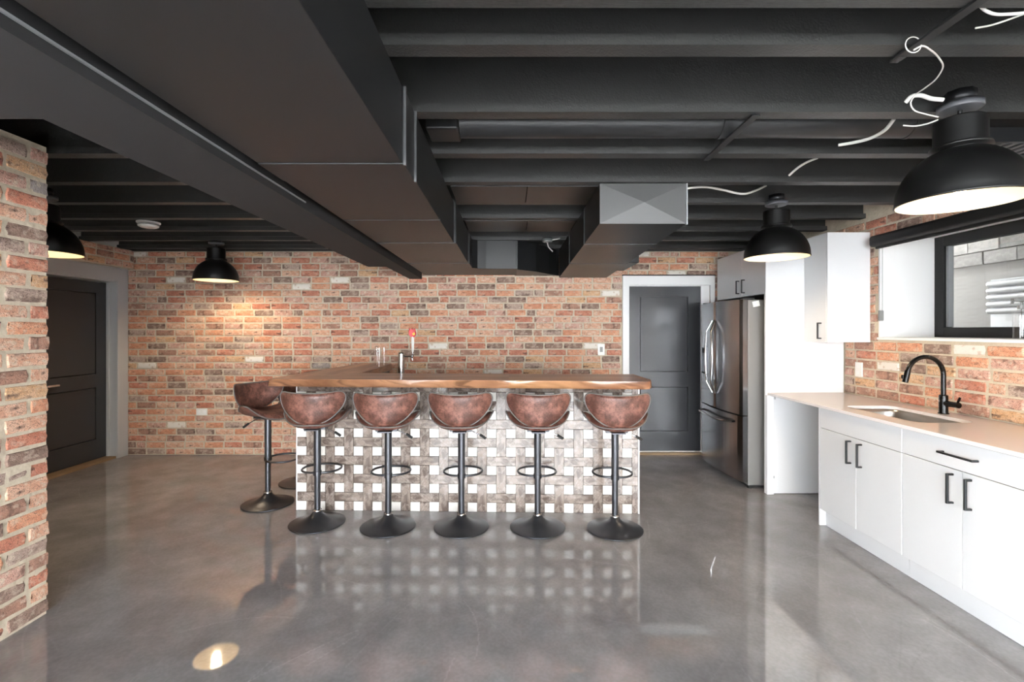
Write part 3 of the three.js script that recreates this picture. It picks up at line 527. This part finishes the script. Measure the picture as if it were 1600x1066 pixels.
// bar stools
function blanket(outline, bend, T, nr = 9) {               // upholstered shell: polar grid over a closed outline, bent in space
  const n = outline.length, pos = [], uv = [], idx = [];
  for (const side of [1, -1]) {
    const base = pos.length / 3;
    for (let r = 0; r <= nr; r++) for (let i = 0; i < n; i++) {
      const q = r / nr, [u, v] = outline[i], t = T * Math.sqrt(Math.max(0, 1 - Math.pow(q, 5))); const p = bend(u * q, v * q, side * t); pos.push(...p); uv.push(u * q * 1.6 + 0.5 + (side > 0 ? 0.37 : 0), v * q * 1.6 + 0.5);
    }
    for (let r = 0; r < nr; r++) for (let i = 0; i < n; i++) { const k = (i + 1) % n, a = base + r * n + i, b = base + r * n + k, c = a + n, d = b + n; if (side > 0) idx.push(a, c, d, a, d, b); else idx.push(a, d, c, a, b, d); }
  }
  const g = new THREE.BufferGeometry(); g.setAttribute('position', new THREE.Float32BufferAttribute(pos, 3)); g.setAttribute('uv', new THREE.Float32BufferAttribute(uv, 2)); g.setIndex(idx); g.computeVertexNormals(); return g;
}
function makeStool() {
  const s = new THREE.Group(); s.name = numbered('bar_stool'); scene.add(s);
  local(s, 'base', lathe([[0, 0.001], [0.2, 0.001], [0.206, 0.004], [0.207, 0.009], [0.2, 0.013], [0.165, 0.020], [0.125, 0.030], [0.09, 0.043], [0.06, 0.060], [0.04, 0.078], [0.033, 0.096], [0, 0.096]], 56), M.stool);
  local(s, 'base_ring', [lathe([[0.024, 0.092], [0.0325, 0.094], [0.0325, 0.108], [0.0225, 0.11]], 32)], M.chrome, 'chrome ring');
  local(s, 'post', cyl(0.0225, 0.0225, 0.09, 0.40, 0, 0, 28), M.stool);
  local(s, 'sleeve', [cyl(0.0265, 0.0265, 0.375, 0.74, 0, 0, 28)], M.stool);
  // footrest: a loop towards the bar
  const ring = []; for (let k = 0; k <= 28; k++) { const a = -Math.PI / 2 + (k / 28) * Math.PI * 2; ring.push([Math.sign(Math.cos(a)) * 0.148 * Math.pow(Math.abs(Math.cos(a)), 0.75), 0.388, -0.125 - 0.125 * Math.sin(a) * 1.0 - 0.0]); }
  local(s, 'footrest', [tube(ring.slice(0, -1), 0.0085, 90, 8, true), cyl(0.031, 0.031, 0.372, 0.404, 0, 0, 24)], M.stool);
  local(s, 'seat_plate', bx(-0.08, 0.08, 0.735, 0.752, -0.08, 0.08, 0.004), M.stool);
  const lever = local(s, 'lever', tube([[0.01, 0.742, 0.02], [0.08, 0.732, 0.035], [0.155, 0.70, 0.05]], 0.0045, 20), M.chrome);
  local(lever, 'grip', tube([[0.142, 0.708, 0.047], [0.165, 0.694, 0.052], [0.186, 0.681, 0.056]], 0.010, 10), M.rubber);
  const so = []; for (let k = 0; k < 56; k++) { const a = k / 56 * Math.PI * 2, c = Math.cos(a), d = Math.sin(a), e = 2 / 2.7; so.push([(0.25 - 0.12 * Math.pow(Math.max(0, -d), 1.2)) * Math.sign(c) * Math.pow(Math.abs(c), e), 0.205 * Math.sign(d) * Math.pow(Math.abs(d), e)]); }
  const seatBend = (u, v, t) => { // u across, v > 0 towards the bar
    const w = Math.abs(u) / 0.25, front = Math.max(0, v - 0.06) / 0.145, rear = Math.max(0, -v - 0.04) / 0.165, mid = 1 - 0.6 * front - 0.85 * Math.min(1, rear);
    return [u * (1 - 0.05 * w * w), 0.778 + t + 0.09 * Math.pow(w, 2.2) * mid - 0.03 * front * front + 0.012 * rear * rear, -v];
  };
  local(s, 'seat', blanket(so, seatBend, 0.03), M.leather);
  local(s, 'seat_piping', tube(so.map(([u, v]) => seatBend(u, v, 0)), 0.0055, 120, 6, true), M.piping, 'dark piping');
  const half = [[0, 0.108], [0.08, 0.109], [0.15, 0.113], [0.2, 0.117], [0.231, 0.107], [0.246, 0.08], [0.245, 0.05], [0.229, 0.008], [0.2, -0.032], [0.155, -0.076], [0.105, -0.108], [0.055, -0.126], [0, -0.132]];
  const loop = [...half, ...half.slice(1, -1).reverse().map(([x, y]) => [-x, y])], c = new THREE.CatmullRomCurve3(loop.map(([x, y]) => new THREE.Vector3(x, y, 0)), true).getSpacedPoints(72).slice(0, -1).map((p) => [p.x, p.y]).reverse();
  const backBend = (u, v, t) => { const w = u / 0.247; return [u * (1 - 0.05 * w * w), 0.918 + v * 0.98, 0.196 + 0.15 * v - 0.105 * w * w - t * (1 + 0.15 * w * w)]; };
  local(s, 'backrest', blanket(c, backBend, 0.021), M.leather);
  local(s, 'back_piping', tube(c.map(([u, v]) => backBend(u, v, 0)), 0.0055, 140, 6, true), M.piping, 'dark piping');
  local(s, 'back_bracket', bx(-0.05, 0.05, 0.742, 0.752, 0.02, 0.165, 0.003), M.stool);
  return s;
}
{
  const proto = makeStool(), list = [
    [-1.471, -3.64, 6, 'brown leather bar stool leftmost of the five along the bar front'], [-0.91, -3.575, 4, 'brown leather bar stool second from the left along the bar front'],
    [-0.356, -3.565, 0, 'brown leather bar stool in the middle of the five along the bar front'], [0.2165, -3.56, -1, 'brown leather bar stool fourth from the left along the bar front'],
    [0.79, -3.525, -3, 'brown leather bar stool rightmost along the bar front, nearest the fridge'], [-2.06, -4.05, -116, 'brown leather bar stool left of the bar, nearest the viewer, its seat in side view'],
    [-2.02, -4.62, -98, 'brown leather bar stool in the middle on the left of the bar arm, mostly hidden'], [-2.0, -5.17, -95, 'brown leather bar stool nearest the back wall, only its backrest top showing']];
  list.forEach(([x, z, deg, label], i) => { let o = proto; if (i) { o = proto.clone(); o.name = numbered('bar_stool'); scene.add(o); } o.position.set(x, i === 3 ? -0 : 0, z); o.rotation.y = deg * Math.PI / 180; o.userData = {}; tag(o, label, 'stool', 'brown leather stools round the bar'); });
  for (const o of scene.children) if (o.name === 'bar_stool_005') for (const c of o.children) if (c.name === 'footrest') c.rotation.y = 0.62;   // its seat is swivelled off the footrest
}
// behind the bar
{
  const k = thing('drinks_fridge', [-0.95, 0, -5.0], 'black drinks fridge behind the bar, carrying the beer tap', 'fridge');
  part(k, 'body', bx(-1.28, -0.65, 0.04, 0.93, -5.3, -4.68, 0.008), M.rubber); part(k, 'door', bx(-1.27, -0.66, 0.1, 0.915, -4.678, -4.64, 0.006), M.metalBlack); part(k, 'door_handle', bx(-0.72, -0.70, 0.35, 0.75, -4.638, -4.61, 0.004), M.chrome); part(k, 'foot', [bx(-1.26, -1.2, 0, 0.04, -5.28, -5.22), bx(-0.73, -0.67, 0, 0.04, -5.28, -5.22), bx(-1.26, -1.2, 0, 0.04, -4.76, -4.7), bx(-0.73, -0.67, 0, 0.04, -4.76, -4.7)], M.rubber);
  const x = -1.112, z = -4.9, t = thing('beer_tap', [x, 0.93, z], 'polished steel beer tap tower with a white and red handle behind the bar', 'beer tap');
  local(t, 'column', lathe([[0, 0], [0.05, 0], [0.05, 0.008], [0.034, 0.014], [0.0325, 0.31], [0.03, 0.324], [0, 0.327]], 32), M.chrome);
  local(t, 'faucet', [tube([[0.03, 0.285, 0.0], [0.07, 0.285, 0.01], [0.1, 0.284, 0.015], [0.116, 0.272, 0.018], [0.122, 0.245, 0.02]], 0.009, 24), new THREE.SphereGeometry(0.016, 14, 10).translate(0.118, 0.29, 0.018), cyl(0.006, 0.008, 0.295, 0.335, 0.122, 0.018, 12)], M.chrome);
  const h = local(t, 'tap_handle', lathe([[0, 0.335], [0.009, 0.335], [0.013, 0.37], [0.015, 0.43], [0.013, 0.47], [0.011, 0.49], [0, 0.492]], 20).translate(0.122, 0, 0.018), M.plate, 'white tap handle');
  const bud = new THREE.Shape([[-0.012, 0], [-0.034, 0.022], [-0.036, 0.05], [-0.03, 0.086], [-0.016, 0.068], [-0.004, 0.09], [0.008, 0.07], [0.026, 0.084], [0.03, 0.05], [0.034, 0.03], [0.022, 0.006], [0.012, 0]].map((p) => new THREE.Vector2(...p)));
  local(h, 'finial', new THREE.ExtrudeGeometry(bud, { depth: 0.012, bevelEnabled: true, bevelSize: 0.004, bevelThickness: 0.004, bevelSegments: 2 }).translate(0.119, 0.487, 0.012), std(0xcf2328, 0.4), 'jagged red finial');
  const pet = new THREE.Shape([[0.006, 0.02], [0.0, 0.04], [0.012, 0.035], [0.018, 0.052], [0.026, 0.036], [0.03, 0.028], [0.02, 0.016]].map((p) => new THREE.Vector2(...p)));
  local(h, 'finial_accent', new THREE.ExtrudeGeometry(pet, { depth: 0.004, bevelEnabled: false }).translate(0.119, 0.487, 0.0285), std(0xf2b42c, 0.4), 'small yellow petal');
  const gl = [[-1.405, -5.06, 'clear tall drinking glass leftmost of three on the bar arm'], [-1.45, -5.14, ''], [-1.335, -5.1, '']];
  const spots = [[-1.425, -5.12, 'clear tall drinking glass at the left of three on the bar arm'], [-1.375, -5.02, 'clear tall drinking glass in the middle of three on the bar arm'], [-1.37, -5.2, 'clear tall drinking glass at the right of three, nearest the back wall']];
  let g0 = null;
  for (const [gx, gz, label] of spots) {
    let o = g0; if (!g0) { o = g0 = solo('drinking_glass', lathe([[0, 0.0], [0.024, 0], [0.026, 0.004], [0.0315, 0.20], [0.0305, 0.201], [0.0295, 0.2], [0.0245, 0.014], [0, 0.012]], 32), M.clearGlass, label, 'glass', 'glasses on the bar arm'); } else { o = g0.clone(); o.name = numbered('drinking_glass'); scene.add(o); o.userData = {}; tag(o, label, 'glass', 'glasses on the bar arm'); }
    o.position.set(gx, 1.0995, gz);
  }
}
// wall plates
function wallPlate(p, turn, w, h, kind, label) {
  const g = thing('wall_plate', p, label, kind === 'switch' ? 'light switch' : 'outlet'); g.rotation.y = turn;
  local(g, 'plate', bx(-w / 2, w / 2, 0, h, 0, 0.012, 0.003), M.plate);
  if (kind === 'switch') local(g, 'rocker', bx(-w * 0.2, w * 0.2, h * 0.28, h * 0.72, 0.011, 0.017, 0.002), std(0x8f8f8c, 0.4), 'grey rocker');
  else for (const k of [0.28, 0.72]) local(g, 'socket', w > h ? bx(w * (k - 0.5) - 0.014, w * (k - 0.5) + 0.014, h * 0.28, h * 0.72, 0.011, 0.0145, 0.002) : bx(-w * 0.22, w * 0.22, h * k - 0.014, h * k + 0.014, 0.011, 0.0145, 0.002), M.whiteMatte);
}
wallPlate([1.1, 1.19, BACK + 0.002], 0, 0.082, 0.135, 'switch', 'white switch plate with grey rocker left of the back door');
wallPlate([-3.654, 0.475, BACK + 0.002], 0, 0.13, 0.08, 'outlet', 'white horizontal outlet low on the back brick wall');
wallPlate([RIGHT - 0.002, 1.083, -4.1], -Math.PI / 2, 0.08, 0.125, 'outlet', 'white outlet on the brick above the counter, left of the faucet');

// ------------------------------------------------------------------ kitchen run
const FX = 2.365;
const pull = (parent, a, b, out) => {                       // square U pull between two points on a face, standing off along out
  const A = V(a), B = V(b), O = V(out), A2 = A.clone().add(O), B2 = B.clone().add(O), e = B.clone().sub(A).normalize().multiplyScalar(0.005);
  return part(parent, 'handle', [bar(A2.clone().sub(e).toArray(), B2.clone().add(e).toArray(), 0.011, 0.011), bar(A.toArray(), A2.toArray(), 0.011, 0.011), bar(B.toArray(), B2.toArray(), 0.011, 0.011)], M.handle, 'dark square pull');
};
const hinge = (parent, name, geo) => part(parent, name, geo, M.white);
function doorWithPull(parent, name, geo, a, b) { const d = part(parent, name, geo, M.white); pull(d, a, b, [-0.032, 0, 0]); return d; }
{ // tall side panel between fridge and counter
  const t = thing('side_panel', [2.7, 0, -4.31], 'tall glossy white panel between the fridge and the counter', 'panel');
  part(t, 'panel', bx(2.33, RIGHT - 0.002, 0.004, 2.308, -4.322, -4.295, 0.0015), M.white);
  part(t, 'leg_strip', bx(2.33, 2.392, 0.002, 0.897, -4.2945, -4.27, 0.002), M.white);
  part(t, 'bracket', [bx(2.395, 2.41, 0.86, 0.885, -4.294, -4.275), bx(2.385, 2.395, 0.15, 0.17, -4.294, -4.268)], M.galv, 'small metal bracket');
}
{ // cabinet over the fridge
  const c = thing('wall_cabinet', [2.7, 1.83, -4.9], 'glossy white two-door cabinet above the steel fridge', 'cabinet');
  part(c, 'carcass', bx(2.442, RIGHT - 0.002, 1.832, 2.306, -5.5, -4.326), M.carcass);
  doorWithPull(c, 'door', bx(2.42, 2.44, 1.83, 2.308, -5.5, -4.925, 0.002), [2.42, 1.87, -4.975], [2.42, 2.0, -4.975]);
  doorWithPull(c, 'door', bx(2.42, 2.44, 1.83, 2.308, -4.921, -4.326, 0.002), [2.42, 1.87, -4.86], [2.42, 2.0, -4.86]);
}
{ // single wall cabinet
  const c = thing('wall_cabinet', [2.86, 1.383, -4.13], 'tall narrow glossy white wall cabinet beside the window', 'cabinet');
  part(c, 'carcass', bx(2.70, RIGHT - 0.002, 1.384, 2.307, -4.292, -3.996), M.white);
  part(c, 'side_panel', bx(2.678, RIGHT - 0.003, 1.383, 2.308, -3.995, -3.979, 0.0015), M.white);
  doorWithPull(c, 'door', bx(2.678, 2.697, 1.383, 2.308, -4.292, -3.998, 0.002), [2.678, 1.415, -4.06], [2.678, 1.545, -4.06]);
}
function baseCabinet(z0, z1, label, drawer) {               // z0 far, z1 near
  const c = thing('base_cabinet', [2.7, 0, (z0 + z1) / 2], label, 'cabinet'), m = (z0 + z1) / 2, e = 0.0018, x1 = FX + 0.02;
  part(c, 'carcass', drawer === 'sink' ? [bx(x1 + 0.002, RIGHT - 0.003, 0.13, 0.66, z0 + e, z1 - e), bx(x1 + 0.002, x1 + 0.02, 0.66, 0.897, z0 + e, z1 - e)] : bx(x1 + 0.002, RIGHT - 0.003, 0.13, 0.897, z0 + e, z1 - e), M.carcass);
  part(c, 'toe_kick', bx(2.41, 2.43, 0.001, 0.13, z0 + 0.0005, z1 - 0.0005), M.white);
  part(c, 'backing', bx(2.44, RIGHT - 0.003, 0.001, 0.128, z0 + e, z1 - e), M.carcass);
  const front = part(c, drawer === 'sink' ? 'false_front' : 'drawer', bx(FX, x1, 0.747, 0.893, z0 + e, z1 - e, 0.002), M.white);
  if (drawer !== 'sink') pull(front, [FX, 0.822, m - 0.105], [FX, 0.822, m + 0.085], [-0.032, 0, 0]);
  doorWithPull(c, 'door', bx(FX, x1, 0.128, 0.7435, z0 + e, m - e, 0.002), [FX, 0.565, m - 0.05], [FX, 0.715, m - 0.05]);
  doorWithPull(c, 'door', bx(FX, x1, 0.128, 0.7435, m + e, z1 - e, 0.002), [FX, 0.565, m + 0.05], [FX, 0.715, m + 0.05]);
}
baseCabinet(-3.60, -2.85, 'white base cabinet under the sink with a plain false front', 'sink');
baseCabinet(-2.848, -2.095, 'white base cabinet with a long drawer pull, right of the sink cabinet', 'drawer');
solo('end_panel', [bx(FX, RIGHT - 0.003, 0.001, 0.897, -3.617, -3.6015, 0.0015)], M.white, 'thin white end panel left of the sink cabinet, beside the empty gap', 'panel');
// countertop with a sink cut-out
const SINK = [2.49, 2.865, -3.54, -2.878];
function roundRect(x0, x1, z0, z1, r, P) { const p = new P(); p.moveTo(x0 + r, -z0); p.lineTo(x1 - r, -z0); p.quadraticCurveTo(x1, -z0, x1, -z0 - r); p.lineTo(x1, -z1 + r); p.quadraticCurveTo(x1, -z1, x1 - r, -z1); p.lineTo(x0 + r, -z1); p.quadraticCurveTo(x0, -z1, x0, -z1 + r); p.lineTo(x0, -z0 - r); p.quadraticCurveTo(x0, -z0, x0 + r, -z0); return p; }
{
  const g = prism([[2.345, -4.2945], [RIGHT - 0.004, -4.2945], [RIGHT - 0.004, -2.0], [2.345, -2.0]], 0.898, 0.92, [roundRect(...SINK, 0.09, THREE.Path)], 0.002);
  solo('countertop', boxUV(g), M.quartz, 'pale glossy quartz countertop running along the right brick wall', 'countertop');
  const s = thing('sink', [2.68, 0.70, -3.2], 'undermount stainless steel sink set in the pale countertop', 'sink');
  const [a, b, c, d] = SINK, N = 48, ring = (o, y, r) => roundRect(a + o, b - o, c + o, d - o, r, THREE.Shape).getSpacedPoints(N).slice(0, -1).map((p) => [p.x, y, -p.y]);
  const rings = [ring(-0.02, 0.897, 0.1), ring(-0.004, 0.8965, 0.09), ring(0.0, 0.87, 0.088), ring(0.012, 0.745, 0.08), ring(0.035, 0.718, 0.07), ring(0.09, 0.71, 0.06)], pos = [], idx = [], n = rings[0].length;
  rings.forEach((r) => r.forEach((p) => pos.push(...p))); for (let r = 0; r < rings.length - 1; r++) for (let i = 0; i < n; i++) { const k = (i + 1) % n, p = r * n + i, q = r * n + k; idx.push(p, q, p + n, q, q + n, p + n); }
  const ci = pos.length / 3; pos.push((a + b) / 2, 0.706, (c + d) / 2); for (let i = 0; i < n; i++) idx.push((rings.length - 1) * n + i, (rings.length - 1) * n + (i + 1) % n, ci);
  const sg = new THREE.BufferGeometry(); sg.setAttribute('position', new THREE.Float32BufferAttribute(pos, 3)); sg.setIndex(idx); sg.computeVertexNormals();
  part(s, 'basin', sg, M.sink); part(s, 'drain', lathe([[0, 0.002], [0.02, 0.001], [0.04, 0.004], [0.046, 0.001], [0.046, 0]], 28).translate(2.68, 0.7075, -3.2), M.chrome);
}
{
  const x = 2.934, z = -3.197, f = thing('faucet', [x, 0.92, z], 'tall black gooseneck kitchen faucet behind the sink', 'faucet');
  local(f, 'base', lathe([[0, 0], [0.03, 0], [0.031, 0.004], [0.0255, 0.008], [0.025, 0.12], [0.021, 0.128], [0, 0.13]], 32), M.faucet);
  const arc = [[0, 0.125, 0], [0, 0.20, 0], [0, 0.262, 0]]; for (let k = 1; k <= 14; k++) { const a = k / 14 * Math.PI * 0.93; arc.push([-0.121 + 0.121 * Math.cos(a), 0.262 + 0.121 * Math.sin(a), 0]); }
  local(f, 'spout', tube(arc, 0.0145, 70, 16), M.faucet);
  local(f, 'spray_head', [tube([[-0.2405, 0.292, 0], [-0.247, 0.262, 0], [-0.259, 0.212, 0]], 0.0175, 20, 16), bx(-0.281, -0.268, 0.236, 0.262, -0.008, 0.008, 0.004)], M.faucet);
  local(f, 'handle', [new THREE.CylinderGeometry(0.019, 0.019, 0.1, 24).rotateX(Math.PI / 2).translate(0, 0.072, 0.06), bar([0.0, 0.085, 0.1], [0.0, 0.125, 0.118], 0.008, 0.012)], M.faucet);
}

// ------------------------------------------------------------------ refrigerator
{
  const zf = -5.36, zn = -4.42, zm = -4.89, f = thing('refrigerator', [2.6, 0, -4.89], 'stainless steel french-door fridge with a bottom freezer drawer', 'refrigerator');
  const front = (z) => 2.172 - 0.046 * (1 - Math.pow((z - zm) / 0.47, 2));
  const door = (z0, z1, y0, y1) => { const p = []; for (let k = 0; k <= 16; k++) { const z = lerp(z0, z1, k / 16); let o = 0; const e = Math.min(z - z0, z1 - z); if (e < 0.012) o = 0.012 - Math.sqrt(Math.max(0, 0.012 ** 2 - (0.012 - e) ** 2)); p.push([front(z) + o, z]); } p.push([2.228, z1], [2.228, z0]); return prism(p, y0, y1, [], 0.002); };
  part(f, 'body', bx(2.236, 2.98, 0.035, 1.77, zf + 0.006, zn - 0.006, 0.004), std(0x8e8b89, 0.45, { metalness: 0.6 }), 'grey side casing');
  part(f, 'kick_grille', [bx(2.25, 2.29, 0.008, 0.06, zf + 0.02, zn - 0.02)], M.rubber);
  for (const [z, n] of [[zf + 0.05, 0], [zn - 0.05, 1]]) part(f, 'foot', cyl(0.025, 0.02, 0, 0.036, 2.27, z, 14), M.rubber);
  part(f, 'hinge_cover', [bx(2.19, 2.3, 1.771, 1.79, zn - 0.06, zn - 0.012, 0.004), bx(2.19, 2.3, 1.771, 1.79, zf + 0.012, zf + 0.06, 0.004)], M.handle);
  const zs = -5.205, left = part(f, 'door', door(zf, zm - 0.002, 0.69, 1.775), M.steel), right = part(f, 'door', door(zm + 0.002, zn, 0.69, 1.775), M.steel), dr = part(f, 'freezer_drawer', door(zf, zn, 0.065, 0.678), M.steel);
  const bow = (s) => { const p = []; for (let k = 0; k <= 20; k++) { const t = k / 20, b = Math.sin(Math.PI * t); p.push([front(zm) - 0.012 - 0.05 * Math.min(1, b * 2.2), lerp(0.84, 1.585, t), zm + s * (0.03 + 0.05 * b)]); } return tube(p, 0.0115, 50, 12); };
  part(left, 'handle', bow(-1), M.chrome, 'bowed chrome handle'); part(right, 'handle', bow(1), M.chrome, 'bowed chrome handle');
  const hp = []; for (let k = 0; k <= 20; k++) { const t = k / 20, z = lerp(zf + 0.1, zn - 0.12, t); hp.push([front(z) - 0.008 - 0.045 * Math.min(1, Math.sin(Math.PI * t) * 3), 0.612 - 0.012 * Math.sin(Math.PI * t), z]); }
  part(dr, 'handle', tube(hp, 0.013, 50, 12), M.chrome, 'bowed chrome handle');
  const follow = (z0, z1, y0, y1, out) => { const p = []; for (let k = 0; k <= 6; k++) { const z = lerp(z0, z1, k / 6); p.push([front(z) - out, z]); } p.push([front(z1) + 0.02, z1], [front(z0) + 0.02, z0]); return prism(p, y0, y1, [], 0.001); };
  const dsp = part(left, 'dispenser', follow(-5.29, -5.09, 1.015, 1.30, 0.002), M.steelDark, 'recessed ice and water dispenser');
  dsp.userData.label = 'darker ice and water dispenser';
  part(left, 'dispenser_panel', follow(-5.27, -5.11, 1.235, 1.29, 0.005), M.rubber, 'dark control panel');
  part(left, 'drip_tray', follow(-5.29, -5.09, 1.012, 1.03, 0.007), M.rubber, 'dark drip tray');
  const n = solo('paper_note', bx(-0.032, 0.032, -0.026, 0.026, -0.0015, 0.0015, 0.0008).rotateZ(0.22), M.plate, 'small tilted white note stuck on the side of the fridge', 'note');
  n.position.set(2.31, 1.70, zn - 0.004);
}

// ------------------------------------------------------------------ window in the right wall
{
  const w = thing('window_1', [FRAMEX, WY0, (WZ0 + WZ1) / 2], '', ''); delete w.userData.label; delete w.userData.category; w.userData.kind = 'structure'; w.userData.label = 'black framed window in a deep white reveal';
  const X1 = RIGHT + 0.5, r = 0.003;
  part(w, 'reveal', [bx(RIGHT + 0.004, X1 - 0.02, WY0 + 0.001, WY1 - 0.001, WZ0 + 0.001, WZ0 + 0.014), bx(RIGHT + 0.004, X1 - 0.02, WY0 + 0.001, WY1 - 0.001, WZ1 - 0.014, WZ1 - 0.001), bx(RIGHT + 0.004, X1 - 0.02, WY1 - 0.014, WY1 - 0.001, WZ0 + 0.014, WZ1 - 0.014)], M.whiteMatte, 'white painted reveal');
  part(w, 'window_sill', bx(RIGHT - 0.012, X1 - 0.02, WY0 - 0.008, WY0 + 0.012, WZ0 + 0.0, WZ1 - 0.0, 0.002), M.whiteMatte);
  part(w, 'window_trim', bx(RIGHT - 0.004, 3.16, WY0 + 0.012, WY1 - 0.014, WZ0 + 0.0145, WZ0 + 0.026, 0.002), M.trim);
  const y0 = WY0 + 0.013, y1 = WY1 - 0.015, z0 = WZ0 + 0.015, z1 = WZ1 - 0.015, xf = FRAMEX, xb = FRAMEX + 0.07, s = 0.083;
  part(w, 'window_frame', [bx(xf, xb, y0, y1, z0, z0 + s, r), bx(xf, xb, y0, y1, z1 - s, z1, r), bx(xf, xb, y0, y0 + s * 0.95, z0 + s, z1 - s, r), bx(xf, xb, y1 - s, y1, z0 + s, z1 - s, r)], M.windowFrame);
  part(w, 'sash_edge', [bx(xf + 0.02, xb - 0.008, y0 + s, y1 - s, z0 + s, z0 + s + 0.022, 0.001)], std(0x8b8d90, 0.4), 'grey sash edge');
  part(w, 'frame_holes', [0, 1, 2].map((k) => new THREE.CylinderGeometry(0.005, 0.005, 0.004, 10).rotateZ(Math.PI / 2).translate(xf, 1.74 + k * 0.018, z0 + 0.045)), M.rubber);
  part(w, 'pane', bx(xb - 0.03, xb - 0.029, y0 + s * 0.9, y1 - s * 0.9, z0 + s * 0.95, z1 - s * 0.95), M.glass);
}
{ // roller blind cassette
  const b = thing('roller_blind', [2.99, 2.15, -3.2], 'black roller blind rolled up above the window with a bead cord', 'blind');
  part(b, 'cassette', bx(2.965, RIGHT - 0.004, 2.166, 2.258, -3.91, -2.4, 0.024), M.windowFrame);
  part(b, 'bottom_bar', bx(2.992, 3.012, 2.146, 2.172, -3.87, -2.43, 0.006), M.windowFrame);
  const c = part(b, 'cord', [tube([[3.0, 2.2, -3.835], [3.0, 1.9, -3.835], [3.0, 1.62, -3.835]], 0.0022, 12, 6), tube([[3.026, 2.2, -3.835], [3.026, 1.9, -3.835], [3.026, 1.62, -3.835]], 0.0022, 12, 6)], std(0xb9b9b7, 0.5), 'pale bead cord');
  part(c, 'tensioner', bx(2.995, 3.031, 1.56, 1.645, -3.845, -3.825, 0.006), std(0x7d7d7c, 0.4), 'grey tensioner');
}
{ // bottle on the sill
  const p = at(1596, 528, 2.98), g = thing('soap_bottle', [p[0], WY0 + 0.012, p[2]], 'clear glass soap bottle with a grey pump on the window sill', 'bottle');
  local(g, 'bottle', lathe([[0, 0.001], [0.036, 0.001], [0.04, 0.006], [0.04, 0.15], [0.034, 0.172], [0.018, 0.18], [0.016, 0.196], [0.0145, 0.196], [0.016, 0.178], [0.032, 0.168], [0.0375, 0.148], [0.0375, 0.01], [0, 0.008]], 36), M.clearGlass);
  const s = local(g, 'pump', [cyl(0.019, 0.019, 0.19, 0.212, 0, 0, 20), cyl(0.007, 0.007, 0.212, 0.24, 0, 0, 12), bx(-0.055, 0.018, 0.236, 0.258, -0.016, 0.016, 0.006), bar([-0.05, 0.245, 0], [-0.06, 0.225, 0], 0.012, 0.012), cyl(0.003, 0.003, 0.02, 0.19, 0, 0, 8)], std(0x8c8c8b, 0.45), 'grey pump');
}
{ // outside the window: the well
  const wl = struct('wall_outside', [bx(4.52, 4.75, 0.9, 3.28, -7.5, -0.6), bx(3.56, 4.52, 0.8, 1.3, -7.5, -0.6), bx(3.56, 4.75, 0.9, 3.28, -7.5, -7.3), bx(3.56, 4.75, 0.9, 3.28, -0.6, -0.4)], M.concreteOut, 'window well of concrete and pale block');
  const R = rng(91), geos = [0, 1, 2].map((k) => new RoundedBoxGeometry(0.06, 0.118, 0.29, 1, 0.006));
  for (let r = 0; r < 9; r++) for (let k = 0; k < 12; k++) { const z = -6.4 + k * 0.298 + (r % 2) * 0.149; const m = shade(new THREE.Mesh(geos[0], blockMats[Math.floor(R() * 3)])); m.name = 'block'; m.position.set(4.492 + R() * 0.008, 2.165 + r * 0.125, z); wl.add(m); }
  part(wl, 'upper_storey', bx(3.40, 3.56, 2.86, 3.3, -7.4, -0.5), M.concreteOut);
  part(wl, 'deck', bx(3.56, 5.2, 3.5, 3.6, -7.4, -0.5), M.concreteOut, 'deck over the window well');
  const l = thing('well_liner', [4.45, 1.32, -4.0], 'pale ribbed metal sheet standing outside the window', 'metal sheet');
  for (let k = 0; k < 5; k++) part(l, 'rib', new THREE.CapsuleGeometry(0.028, 0.9, 6, 12).rotateX(Math.PI / 2).translate(4.44, 1.66 + k * 0.062, -3.92), M.galv);
  part(l, 'sheet', bx(4.455, 4.47, 1.30, 1.95, -4.38, -3.4, 0.003), M.galv);
}
renderer.render(scene, camera);
